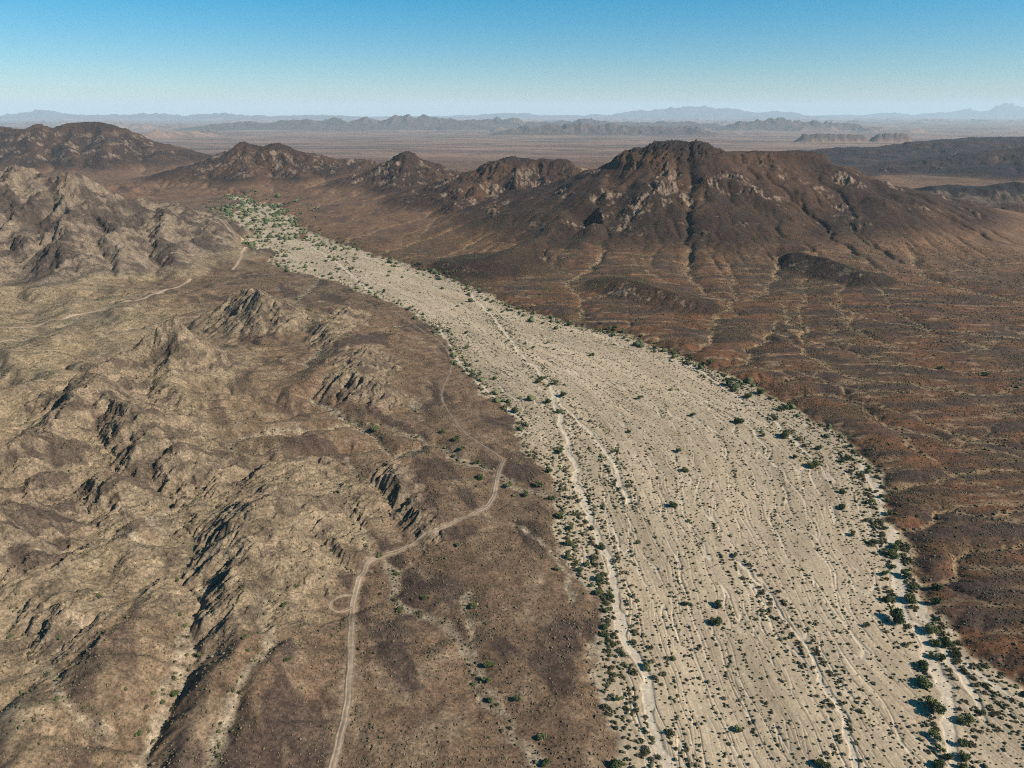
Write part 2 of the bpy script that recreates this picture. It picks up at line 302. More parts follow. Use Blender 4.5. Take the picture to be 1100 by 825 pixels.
# ------------------------------------------------------------------ landscape evolution: D8 routing with pit breaching + implicit stream power
def route(h, fixed, d):
    ny, nx = h.shape; n = nx * ny
    H = h.ravel(); hp = np.pad(h, 1, constant_values=1e9); best = np.zeros(h.shape, f32); rec = np.arange(n, dtype=np.int32).reshape(h.shape).copy(); ln = np.ones(h.shape, f32) * d
    idx = np.arange(n, dtype=np.int32).reshape(h.shape)
    offs = [(-1,-1),(-1,0),(-1,1),(0,-1),(0,1),(1,-1),(1,0),(1,1)]
    for oy, ox in offs:
        L = d * math.hypot(ox, oy)
        s = (h - hp[1 + oy:1 + oy + ny, 1 + ox:1 + ox + nx]) / L
        m = s > best
        best = np.where(m, s, best); rec = np.where(m, idx + (oy * nx + ox), rec); ln = np.where(m, L, ln)
    rec = np.where(fixed, idx, rec).ravel().astype(np.int32); ln = ln.ravel(); fx = fixed.ravel()
    I = idx
    pairs = [(I[:, :-1].ravel(), I[:, 1:].ravel()), (I[:-1].ravel(), I[1:].ravel()), (I[:-1, :-1].ravel(), I[1:, 1:].ravel()), (I[:-1, 1:].ravel(), I[1:, :-1].ravel())]
    ea = np.concatenate([p[0] for p in pairs]); eb = np.concatenate([p[1] for p in pairs])
    for rnd in range(14):
        root = rec.copy()
        while True:
            r2 = root[root]
            if np.array_equal(r2, root): break
            root = r2
        m = root[ea] != root[eb]
        ea = ea[m]; eb = eb[m]
        pit = np.unique(root[~fx[root]]) if True else None
        if pit.size == 0 or ea.size == 0: break
        a = np.concatenate([ea, eb]); b = np.concatenate([eb, ea])
        ra = root[a]; k = ~fx[ra]; a = a[k]; b = b[k]; ra = ra[k]
        ph = np.maximum(H[a], H[b])
        o = np.lexsort((a.astype(np.int64) + b, ph, ra)); ra = ra[o]; a = a[o]; b = b[o]
        first = np.r_[True, ra[1:] != ra[:-1]]
        ra = ra[first]; b = b[first]; rb = root[b]
        tgt = dict(zip(ra.tolist(), zip(b.tolist(), rb.tolist())))
        for r, (bb, rr) in list(tgt.items()):
            q = tgt.get(rr)
            if q is not None and q[1] == r and r < rr: continue      # mutual pair: only one drains
            # avoid longer cycles
            c = rr; steps = 0; cyc = False
            while c in tgt and steps < 60:
                if tgt[c][1] == r and not (c == rr and r > rr and tgt[c][1] == r): cyc = True; break
                c = tgt[c][1]; steps += 1
            if cyc and r != max(r, rr): continue
            rec[r] = bb
        # break any cycle that is left
        p = rec.copy()
        for _ in range(22): p = p[p]
        cyc = (p != rec[p]) & ~fx[p]
        bad = np.unique(p[cyc])
        for r in bad.tolist():
            if r in tgt and rec[r] != r:
                x = rec[r]; st = 0
                seen = False
                while st < 100000 and x != rec[x]:
                    if x == r: seen = True; break
                    x = rec[x]; st += 1
                if seen: rec[r] = r
    dep = (rec != np.arange(n)).astype(np.int32); p = rec.copy()
    for _ in range(18):
        dep = dep + dep[p]; p = p[p]
    order = np.argsort(dep, kind='stable').astype(np.int32); ds = dep[order]
    mx = int(ds[-1]) if ds[-1] < 30000 else 30000
    cuts = np.searchsorted(ds, np.arange(mx + 2))
    A = np.full(n, d * d, np.float64)
    for L in range(mx, 0, -1):
        i = order[cuts[L]:cuts[L + 1]]
        np.add.at(A, rec[i], A[i])
    return rec, ln, order, cuts, mx, A
def evolve(h, fixed, d, iters, K, m=0.45, diff=0.0, talus=1.2, resist=None):
    ny, nx = h.shape
    for it in range(iters):
        rec, ln, order, cuts, mx, A = route(h, fixed, d)
        F = (K * np.power(A, m) / ln).astype(f32)
        if resist is not None: F *= resist.ravel()
        H = h.ravel().copy()
        for L in range(1, mx + 1):
            i = order[cuts[L]:cuts[L + 1]]; r = rec[i]
            hn = (H[i] + F[i] * H[r]) / (1 + F[i])
            H[i] = np.minimum(hn, H[i] + 0.5)
        h = H.reshape(h.shape)
        for _ in range(2):                    # slope creep and a talus limit
            g = np.pad(h, 1, mode='edge')
            lap = (g[:-2, 1:-1] + g[2:, 1:-1] + g[1:-1, :-2] + g[1:-1, 2:] - 4 * h)
            h = np.where(fixed, h, h + diff * lap)
            lim = talus * d; mv = 0
            for sl in ((g[:-2, 1:-1]), (g[2:, 1:-1]), (g[1:-1, :-2]), (g[1:-1, 2:])):
                q = h - sl
                mv = mv - np.maximum(q - lim, 0) * .2 + np.maximum(-q - lim, 0) * .2
            h = np.where(fixed, h, h + mv)
    return h, A.reshape(h.shape)
def hid(nm): return [i + 1 for i, h in enumerate(HILLS) if h[0] == nm][0]
def border(h):
    b = np.zeros(h.shape, bool); b[0] = b[-1] = True; b[:, 0] = b[:, -1] = True
    return b

def rocky(x, y, rock, scale, amp):
    """slanting bedded rock: ridged noise stretched along the strike"""
    c, s = math.cos(.95), math.sin(.95); u = x * c + y * s; v = -x * s + y * c
    wob = fbm(x / (scale * 6), y / (scale * 6), 2, 71) * scale * 1.5
    st = ridged((v + wob) / scale, u / (scale * 5), 3, 72)
    bl = ridged(x / (scale * 1.8), y / (scale * 1.8), 4, 75)
    return amp * rock * ((st - .55) * 1.15 + (bl - .55) * .65)

# level 2: everything out to 7 km at 10 m ; level 1: 1.8 km at 2.5 m ; level 0: the near ground at 1 m
G2 = Grid(-2700, 2700, 0, 3750, 6.5)
h, rel, own, rock, sd, side, top = sculpt(G2.X, G2.Y)
calm_top = 1 - .85 * sst(top, .62, .9)
nz = calm_top * (fbm(G2.X / 240, G2.Y / 240, 5, 20) * .14 + (ridged(G2.X / 170, G2.Y / 170, 4, 31) - .6) * .3) * rel + rocky(G2.X, G2.Y, rock, 42, 6)
nz = nz + fbm(G2.X / 60, G2.Y / 60, 3, 22) * 1.5
G2.h, G2.A = evolve((h + nz).astype(f32), border(h) | (sd > 0), G2.d, 9, 0.055, diff=.004, talus=.95)
print('L2', time.time() - T0)
G1 = Grid(-1000, 1050, 60, 1800, 2.5 if Q > .5 else 3.5)
h, rel, own, rock, sd, side, top = sculpt(G1.X, G1.Y)
w2 = (G2.cub(G2.h, G1.X, G1.Y))
calm_top = 1 - .85 * sst(top, .62, .9)
nz = calm_top * (fbm(G1.X / 70, G1.Y / 70, 5, 24) * .10 + (ridged(G1.X / 85, G1.Y / 85, 4, 30) - .6) * .22) * np.minimum(rel, 60) + rocky(G1.X, G1.Y, rock, 18, 5.5) + rocky(G1.X, G1.Y, rock * (own == hid('rocky_mountain')), 30, 8)
rmk = own == hid('rocky_mountain')
nz = nz + rmk * (ridged(G1.X / 105, G1.Y / 105, 5, 33, .5) - .6) * .36 * rel + fbm(G1.X / 12, G1.Y / 12, 2, 25) * .25 * sst(-sd, 2, 20)
G1.sd = sd
G1.h, G1.A = evolve((h + nz).astype(f32), border(h) | (sd > 0), G1.d, 12, 0.045, diff=.012, talus=1.15, resist=np.where(rmk, 1.6, np.where(own == hid('mesa'), .7, 1.0)).astype(f32))
e = G1.weight(G1.X, G1.Y, 160)
G1.dh = G1.h - h
print('L1', time.time() - T0)
G0 = Grid(-330, 340, 60, 620, 1.0 if Q > .5 else 1.5)
h, rel, own, rock, sd, side, top = sculpt(G0.X, G0.Y)
hh = h + G1.cub(G1.dh, G0.X, G0.Y)
nz = rocky(G0.X, G0.Y, rock, 7, 3.2) + fbm(G0.X / 40, G0.Y / 40, 4, 27) * 1.0 * sst(-sd, 2, 30) * np.where(side < 0, 1.3, .5) + fbm(G0.X / 5, G0.Y / 5, 2, 28) * .12 * sst(-sd, 1, 10)
G0.h, G0.A = evolve((hh + nz).astype(f32), border(h) | (sd > 0), G0.d, 9, 0.08, diff=.005, talus=.85)
print('L0', time.time() - T0)

# ------------------------------------------------------------------ far ranges
def F_(pts, D): return [gd(px, py, D) for px, py in pts]
RANGES = [
 ('mountain_range', 'pale blue jagged mountain range on the horizon at the far left', F_([(-120,122),(-40,124),(0,126),(20,121.5),(40,119.5),(60,120.5),(80,123),(110,123.5),(140,123),(165,122),(200,124.5),(240,121.5),(260,124),(300,124.5),(340,123.5),(375,125)], 25000), 1300),
 ('mountain_range', 'grey blue range of many small peaks in the middle of the horizon', F_([(235,133),(262,131),(290,130.5),(330,128.5),(350,126),(370,127.5),(400,126),(420,125),(436,123.5),(446,126),(458,124),(470,128),(500,127.5),(520,131)], 10500), 760),
 ('mountain_range', 'low dark hills in front of the wide blue mountain', F_([(505,131),(520,128),(535,126.5),(550,126.5),(562,131),(590,131),(610,129),(630,127.5),(650,130),(690,131.5),(720,130),(760,132)], 11000), 620),
 ('mountain_range', 'wide blue flat-topped mountain on the horizon above the big mesa', F_([(370,125.5),(430,125),(480,124.5),(540,122.5),(556,121.5),(570,124),(620,124),(645,122.5),(665,120.5),(700,118.5),(740,116.5),(755,116),(765,117),(783,116.5),(792,119),(805,120.5),(835,120.5),(852,121.5),(880,125)], 29000), 2000),
 ('mountain_range', 'line of small reddish hills on the far plain', F_([(555,138),(572,136.5),(600,135),(618,133.5),(640,135.5),(660,134),(690,136.5),(720,137),(742,136)], 7400), 360),
 ('mountain_range', 'long low dark mesa on the far plain right of the big mesa', F_([(795,131.5),(815,129.5),(832,128),(845,127.5),(852,129.5),(880,131),(915,133)], 10000), 420),
 ('butte', 'left one of two small dark flat buttes on the far plain', F_([(866,140.5),(885,139.8),(905,141),(925,142)], 5100), 60),
 ('butte', 'right one of two small dark flat buttes on the far plain', F_([(946,139.5),(960,138.6),(972,139.8)], 5100), 60),
 ('mountain_range', 'pale hazy range rising towards the right edge of the horizon', F_([(880,124.5),(905,122.5),(930,124),(955,120.5),(968,123.5),(1000,121.5),(1040,118),(1068,114),(1085,112.5),(1100,114.5),(1200,113)], 33000), 1900),
]
def far_height(x, y):
    """plain beyond the hills, with scattered small hills, and the ranges; returns height, owner"""
    b = base_far(y)
    own = np.zeros(x.shape, np.int16)
    n = fbm(x / 2600, y / 2600, 3, 60)
    hills = np.maximum(ridged(x / 1000, y / 1000, 4, 62) - .62, 0) * 420 * sst(n, .05, .35) * sst(y, 4300, 6500) * (1 - sst(y, 24000, 30000))
    h = b + fbm(x / 900, y / 900, 4, 64) * 6 * sst(y, 2500, 5000) + hills * .55
    for k, (nm, lb, pts, W) in enumerate(RANGES):
        r = np.zeros(x.shape, f32)
        crest(x, y, r, (pts, W, W, 1.35, W * .06 if nm != 'butte' else 22))
        rr = ridged(x / (W * .55), y / (W * .55), 5, 66 + k)
        r = r * (.72 + (rr - .62) * .25) if nm == 'butte' else r * ((.92 if k in (1, 2) else 1.02) + (rr - .62) * (.7 if k in (1, 2) else .9))
        own[r > np.maximum(12, .1 * (h - b))] = 100 + k
        h = np.maximum(h, b + r)
    return h, own

# ------------------------------------------------------------------ the terrain sheet: polar sampling, finest where the camera is near
nf = int(1280 * Q)
az = np.radians(np.concatenate([np.linspace(-78, -48.5, int(40 * Q) + 8), np.linspace(-48, 48, nf), np.linspace(48.5, 78, int(40 * Q) + 8)]))
rs = [62.0]
while rs[-1] < 46000:
    r = rs[-1]
    if r < 140: k = .0022
    elif r < 700: k = .0017
    elif r < 1250: k = .0017
    elif r < 2700: k = .0026
    elif r < 5800: k = .006
    elif r < 12500: k = .0036
    elif r < 36000: k = .006
    else: k = .02
    rs.append(r * (1 + k / Q))
rs = np.array(rs, f32); NA, NR = len(az), len(rs)
print('grid', NA, NR, NA * NR)
VX = (rs[:, None] * np.sin(az)[None, :]).astype(f32).ravel(); VY = (rs[:, None] * np.cos(az)[None, :]).astype(f32).ravel()
n = VX.size
VZ = np.zeros(n, f32); OWN = np.zeros(n, np.int16); ROCK = np.zeros(n, f32); SD = np.full(n, -999, f32); SIDE = np.ones(n, f32)
REL = np.zeros(n, f32); TOP = np.zeros(n, f32); FLOW = np.zeros(n, f32); TT = np.zeros(n, f32); SS = np.zeros(n, f32)
def terrain0(x, y):
    """composited height without the finest detail"""
    z = G2.cub(G2.h, x, y)
    a1 = G1.weight(x, y, 160); a0 = G0.weight(x, y, 60)
    m = a1 > 0
    z[m] = lerp(z[m], G1.cub(G1.h, x[m], y[m]), a1[m])
    m = a0 > 0
    z[m] = lerp(z[m], G0.cub(G0.h, x[m], y[m]), a0[m])
    return z
near = (VY < 3500) & (np.abs(VX) < 2600)
xn, yn = VX[near], VY[near]
zn = terrain0(xn, yn)
_, reln, ownn, rockn, sdn, siden, topn = sculpt(xn, yn)
fl = np.log10(G2.bil(G2.A.astype(f32), xn, yn)) - 1.2
a1 = G1.weight(xn, yn, 160); fl = lerp(fl, np.log10(G1.bil(G1.A.astype(f32), xn, yn)) - .4, a1)
a0 = G0.weight(xn, yn, 60); fl = lerp(fl, np.log10(G0.bil(G0.A.astype(f32), xn, yn)), a0)
edge = sst(np.minimum(3500 - yn, 2600 - np.abs(xn)), 0, 300)
zf, ownf = far_height(VX, VY)
VZ[:] = zf; OWN[:] = ownf
VZ[near] = lerp(zf[near], np.maximum(zn, zf[near] - 1e9), edge)
OWN[near] = np.where(edge > .5, ownn, ownf[near]); ROCK[near] = rockn * edge; SD[near] = sdn; SIDE[near] = siden; REL[near] = reln; TOP[near] = topn; FLOW[near] = fl
TT[near] = WG.bil(WG.t, xn, yn); SS[near] = WG.bil(WG.s, xn, yn)
R = np.hypot(VX, VY)
print('sampled', time.time() - T0)

# wash micro relief and braid pattern
wash = SD > 0
xw, yw = VX[wash], VY[wash]
def braid(s, t, x, y):
    l = t * 105.0
    s2 = s + 6 * perlin(x / 30, y / 30, 80); l2 = l + 1.8 * perlin(x / 17, y / 17, 81) + 6 * perlin(s / 160, l / 60, 82)
    a = 1 - np.abs(perlin(s2 / 70, l2 / 5.5, 83)) * 2.2          # main threads
    b = np.maximum(1 - np.abs(perlin(s2 / 34 + 9, l2 / 2.3, 84)) * 2.2, .97 - np.abs(perlin(s2 / 24 + 5, l2 / 1.25, 89)) * 2.4)      # thin threads
    bar = fbm(s2 / 110, l2 / 13, 3, 85)                          # bars and open sheets
    e = perlin(s2 / 65, l2 / 3.3, 97) + .12 * perlin(s2 / 9, l2 / 3, 98)      # rows
    return a, b, bar, e
aw, bw, barw, ew = braid(SS[wash], TT[wash], xw, yw)
chan = np.maximum(.8 * sst(aw, .90, 1.), .5 * sst(bw, .88, 1.) * sst(barw, -.35, -.05))
ci = np.zeros(xw.shape, f32)
for pts, w in CHANNELS:
    W = np.array([gz(*p)[:2] for p in pts], f32); lo = W.min(0) - 12; hi = W.max(0) + 12
    m = np.nonzero((xw > lo[0]) & (xw < hi[0]) & (yw > lo[1]) & (yw < hi[1]))[0]
    X, Y = xw[m], yw[m]; X = X + 2.2 * perlin(X / 14, Y / 14, 87) + .8 * perlin(X / 4, Y / 4, 88)
    d, _, _ = polydist(X, Y, W); ci[m] = np.maximum(ci[m], 1 - sst(d, w * .45, w * .8))
chan = np.maximum(np.maximum(chan, .85 * sst(ew, .13, .17) * (1 - sst(ew, .20, .25)) * sst(barw, -.4, -.1)), ci)
CH = np.zeros(n, f32); BAR = np.zeros(n, f32); CH[wash] = chan * .92; BAR[wash] = barw
mg = sst(SD[wash], 0, 8)
VZ[wash] += mg * (-.30 * chan + .25 * barw + .05 * fbm(xw / 2.2, yw / 2.2, 2, 86))

# fine relief of dry ground and rock
dry = (SD <= 0) & (R < 3200)
xd, yd = VX[dry], VY[dry]; rk = ROCK[dry]
gx = VZ.reshape(NR, NA); slope = np.abs(np.gradient(gx, axis=0) / np.gradient(rs)[:, None]); slope2 = np.abs(np.gradient(gx, axis=1) / (rs[:, None] * np.gradient(az)[None, :]))
SL = np.hypot(slope, slope2).ravel().astype(f32)
fade = 1 / (1 + (R[dry] / 1400) ** 2)
VZ[dry] += rocky(xd, yd, rk * sst(SL[dry], .10, .42), 3.2, 2.9) + fbm(xd / 1.7, yd / 1.7, 3, 90) * (.07 + .25 * rk * sst(SL[dry], .2, .6))
m2 = (R > 650) & (ROCK > .3) & (SD <= 0) & (R < 3000)
VZ[m2] += rocky(VX[m2], VY[m2], ROCK[m2] * sst(SL[m2], .22, .6), 9, 4.6) + rocky(VX[m2] + 50, VY[m2], ROCK[m2] * sst(SL[m2], .22, .6), 4.2, 1.6)
m2 = (R > 1250) & (ROCK > .3) & (R < 3000)
VZ[m2] += rocky(VX[m2], VY[m2], ROCK[m2] * sst(SL[m2], .12, .4) * sst(patchy(VX[m2], VY[m2]), -.05, .2), 20, 7) + rocky(VX[m2] + 90, VY[m2], ROCK[m2] * sst(SL[m2], .12, .4), 8, 3)
hx, hy, _ = gd(631, 244, 806); u_ = VX - hx; v_ = VY - hy + .25 * u_
VZ -= 22 * sst(u_, -34, 9) * (1 - sst(u_ + 2.5 * perlin(VX / 7, VY / 7, 199), 9, 15)) * np.exp(-(v_ / 21) ** 4)
# cliff bands: harder beds near the tops of the mesas stand up in steps
capped = np.isin(OWN, [i + 1 for i, h in enumerate(HILLS) if h[0] in ('mesa', 'banded_hill', 'conical_peak', 'cliff_mesa', 'table_mountain')])
tn = TOP + .035 * fbm(VX / 25, VY / 25, 3, 92)
VZ -= np.where(capped, np.minimum(5, .08 * REL / np.maximum(TOP, .05)) * (1 - sst(tn, .80, .845)) * sst(TOP, .1, .5), 0)

# ------------------------------------------------------------------ surveying on the finished ground
ZG = VZ.reshape(NR, NA)
lrs = np.log(rs)
def ground(x, y):
    x = np.atleast_1d(np.asarray(x, f32)); y = np.atleast_1d(np.asarray(y, f32))
    r = np.hypot(x, y); a = np.arctan2(x, y)
    fi = np.interp(r, rs, np.arange(NR)); fj = np.interp(a, az, np.arange(NA))
    i = np.clip(fi.astype(int), 0, NR - 2); j = np.clip(fj.astype(int), 0, NA - 2); u = fi - i; v = fj - j
    return (ZG[i, j] * (1 - v) + ZG[i, j + 1] * v) * (1 - u) + (ZG[i + 1, j] * (1 - v) + ZG[i + 1, j + 1] * v) * u
_tt = 90 * np.power(40, np.linspace(0, 1, 4000))
def hit(px, py):
    dx, dy, dz = ray(px, py); L = math.sqrt(dx * dx + dy * dy + dz * dz); t = _tt / L
    x = dx * t; y = dy * t; z = CAMZ + dz * t
    k = np.nonzero(z < ground(x, y))[0]
    k = k[0] if k.size else len(t) - 1
    return float(x[k]), float(y[k])
def hits(pts): return np.array([hit(*p) for p in pts])

# roads: two wheel ruts in the dust
ROADS = [
 ('dirt_road', 'pale two-rut dirt road winding up from the bottom edge', 2.2, [(352,850),(357,825),(366,790),(373,755),(376,720),(377,690),(378,660),(381,640),(388,618),(396,604),(410,598),(430,591),(450,580),(468,570),(490,560),(505,554),(518,547),(528,538),(532,526),(535,510),(541,494)]),
 ('dirt_road', 'faint dirt track climbing from the ford to a pale clearing and the wash', 1.25, [(541,494),(522,481),(505,470),(491,456),(480,440),(474,424),(480,408),(485,392),(480,376),(468,364),(452,354),(438,344),(424,336)]),
 ('dirt_road', 'thin straight track crossing the plain below the rocky mountain', 2.8, [(-30,362),(20,352),(75,340),(128,326),(165,316),(205,300)]),
 ('dirt_road', 'short bent track climbing to the narrow head of the wash', 2.6, [(250,290),(258,278),(262,268),(272,262)]),
 ('turning_loop', 'oval turning loop of wheel ruts beside the dirt road', 1.1, [(380,640),(373,640),(363,642.5),(355.5,647.5),(355,653),(361,657),(370,657),(378,653)]),
]
def smooth_path(P, step):
    P = np.asarray(P, float); P = np.vstack([2 * P[0] - P[1], P, 2 * P[-1] - P[-2]]); out = []
    for i in range(1, len(P) - 2):
        p0, p1, p2, p3 = P[i - 1:i + 3]; k = max(2, int(np.hypot(*(p2 - p1)) / step))
        for t in np.linspace(0, 1, k, endpoint=False):
            out.append(.5 * (2 * p1 + (p2 - p0) * t + (2 * p0 - 5 * p1 + 4 * p2 - p3) * t * t + (3 * p1 - p0 - 3 * p2 + p3) * t ** 3))
    out.append(P[-2]); return np.array(out)
PATHS = []
near_road = np.full(n, 99., f32)
for nm, lb, w, pts in ROADS:
    W = smooth_path(hits(pts), .6); PATHS.append(W)
    lo = W.min(0) - 8; hi = W.max(0) + 8
    m = np.nonzero((VX > lo[0]) & (VX < hi[0]) & (VY > lo[1]) & (VY < hi[1]))[0]
    d, _, _ = polydist(VX[m], VY[m], W[::6] if len(W) > 30 else W)
    near_road[m] = np.minimum(near_road[m], d / w * 2)
print('roads', time.time() - T0)

# ------------------------------------------------------------------ albedo of the ground (rock, varnish, sand), per vertex
def col(*c): return np.array(c, f32)[None, :]
COL = np.zeros((n, 3), f32)
n1 = fbm(VX / 70, VY / 70, 4, 100); n2 = fbm(VX / 14, VY / 14, 3, 104); n3 = fbm(VX / 3.5, VY / 3.5, 2, 108)
def mix(c, d, t): return c + (d - c) * t[:, None]
left = (SIDE < 0) & (R + 260 * n1 < 1350)
hillish = sst(REL, 1.0, 6) + sst(-SD, 90, 190) * left
base_l = mix(np.repeat(col(.165, .108, .068), n, 0), col(.25, .188, .118), np.clip(hillish, 0, 1))
base_r = mix(np.repeat(col(.142, .074, .043), n, 0), col(.112, .071, .043), sst(n1, -.1, .25))
base_r = mix(base_r, mix(np.repeat(col(.185, .118, .076), n, 0), col(.145, .088, .058), sst(n2 + n1, -.2, .3)), .8 * sst(R, 560, 900) * (1 - sst(R, 1900, 2600)))
c = np.where(left[:, None], base_l, base_r)
c = mix(c, col(.27, .205, .135), (.35 * sst(n2 + .5 * n1, .05, .4) * left))
c = mix(c, col(.070, .047, .036), .85 * sst(fbm((VX + .5 * VY) / 18 + 40, (VY - .5 * VX) / 42, 4, 112) + .3 * n1, .08, .27) * np.where(left, 1 - .55 * np.clip(hillish, 0, 1), .55))     # desert varnish
st = sst(fbm(VX / 55 + .6 * n1, VY / 11 + .25 * VX / 55, 4, 144), -.12, .28) * ~left * sst(R, 150, 230) * (1 - sst(R, 620, 850))
c = mix(c, col(.060, .043, .035), .85 * st)
c = mix(c, col(.25, .178, .118), .75 * sst(fbm(VX / 30 + 30, VY / 6 + .2 * VX / 30, 3, 148) - .3 * st, .12, .35) * ~left * (1 - sst(R, 620, 850)))
c = mix(c, col(.23, .16, .105), .65 * sst(FLOW + .9 * n2 + .5 * n3, 2.35, 3.5) * (R < 2500) * (1 - sst(ROCK, .2, .8)))                       # sandy runnels
rockcol = mix(np.repeat(col(.235, .175, .118), n, 0), col(.06, .043, .035), sst(.6 * fbm(VX / 13, VY / 13, 5, 116, .65) + .75 * fbm((VX * .58 + VY * .81) / 26, (VY * .58 - VX * .81) / 5, 3, 118) + .25 * n3, -.08, .2))
nearhill = np.isin(OWN, [i + 1 for i, h in enumerate(HILLS) if h[0] in ('rocky_mountain', 'rock_fin', 'striped_ridge', 'pale_crag', 'dark_crag', 'small_knob', 'rock_rib', 'rock_blade', 'round_crag', 'brown_outcrop', 'thin_ridge', 'short_ridge')])
rmt = OWN == hid('rocky_mountain')
rockcol = np.where(rmt[:, None], mix(np.repeat(col(.205, .155, .112), n, 0), col(.066, .049, .041), sst(fbm(VX / 40, VY / 40, 5, 117, .6) + .5 * fbm((VX * .58 + VY * .81) / 26, (VY * .58 - VX * .81) / 5, 3, 118), -.14, .16)), rockcol)
c = mix(c, rockcol, np.where(rmt, .9 * sst(REL, 3, 14), ROCK * sst(SL, .18, .55) * nearhill * .85))
def hid(nm): return [i + 1 for i, h in enumerate(HILLS) if h[0] == nm][0]
sandy = np.zeros(n, f32); mm = (R < 1300) & (SD < 0); sandy[mm] = runs(VX[mm], VY[mm])[1]
c = mix(c, np.where(left[:, None], col(.30, .235, .16), col(.25, .175, .11)), np.clip(sandy * (.75 + .8 * n3 + .5 * n2), 0, .9) * (1 - sst(ROCK, .3, .8)))
darkh = (OWN > 0) & (OWN < 100) & ~nearhill
tal = mix(np.repeat(col(.044, .027, .018), n, 0), col(.076, .045, .029), sst(fbm(VX / 90, VY / 160, 4, 120), -.1, .3))
c = mix(c, tal, darkh * sst(TOP, .06, .2))
pale = sst(patchy(VX, VY) + .55 * n2 + .35 * n3 + .25 * perlin(VX / 3, VZ / 14, 126), .10, .34) * sst(TOP, .15, .3) * (1 - sst(TOP, .72, .85)) * sst(SL, .25, .5)
c = mix(c, col(.24, .18, .135), pale * darkh * .8)
blk = np.isin(OWN, [hid('table_mountain'), hid('black_ridge')]); c = np.where(blk[:, None], c * np.array([[.58, .60, .66]], f32), c)
cmk = OWN == hid('cliff_mesa'); c = mix(c, mix(np.repeat(col(.15, .115, .088), n, 0), col(.06, .045, .037), sst(n2 + n3, -.2, .2)), cmk * sst(TOP, .2, .4) * .85); c = mix(c, col(.026, .022, .021), cmk * sst(TOP + .2 * n2, .56, .64))
c = mix(c, col(.028, .023, .021), darkh * capped * sst(TOP + .08 * n2, .89, .96) * .85)
# far plain
farm = sst(R, 1900, 3200)
fp = mix(np.repeat(col(.25, .165, .122), n, 0), col(.14, .092, .070), sst(fbm(VX / 1200, VY / 520, 5, 130, .6), -.15, .25))
fp = mix(fp, col(.085, .072, .052), .65 * sst(fbm(VX / 520, VY / 200, 5, 134, .6), .08, .26))
fp = mix(fp, col(.34, .25, .19), .5 * sst(fbm(VX / 380 + 70, VY / 150, 4, 137, .6), .18, .34))
c = mix(c, fp, farm * ~darkh)
fr = OWN >= 100
c = mix(c, col(.085, .065, .055), fr * .85)
# wash sand
ws = mix(np.repeat(col(.47, .378, .268), n, 0), col(.41, .326, .228), sst(BAR + .3 * n3, -.05, .3))
ws = mix(ws, col(.34, .262, .185), .6 * sst(fbm(SS / 60, TT * 14, 3, 140), .16, .4))
ws = ws * np.array([[1.0, .975, .94]], f32) * np.clip(1 + .42 * fbm(SS / 130, TT * 105 / 16, 4, 94), .6, 1.25)[:, None]
ws = ws * (1 + .16 * perlin(SS / 16, TT * 105 / .8, 99) + .10 * perlin(SS / 40, TT * 105 / 2.6, 96))[:, None]
ws = mix(ws, col(.60, .50, .375), CH)
c = mix(c, ws, sst(SD + 3.0 * n2 + 1.6 * n3, -2.2, 1.6) * (SD > -6))
c = mix(c, col(.26, .18, .12), .7 * (1 - sst(near_road, .8, 2.2)) * (R < 1200))
c *= np.clip(1 + (.34 * n3 + .22 * n2) * np.where(SD > 0, .3, 1), .4, 1.7)[:, None]
c = c * .585; c = c + (c - c.mean(1)[:, None]) * np.where(SD > 0, .10, np.where(left, .10, .26))[:, None]
COL[:] = np.clip(c, .01, .8)
CALM = sst(SD, -1, 1)
ROUGHNESS = np.clip(ROCK * sst(SL, .15, .5), 0, 1)
print('colour', time.time() - T0)

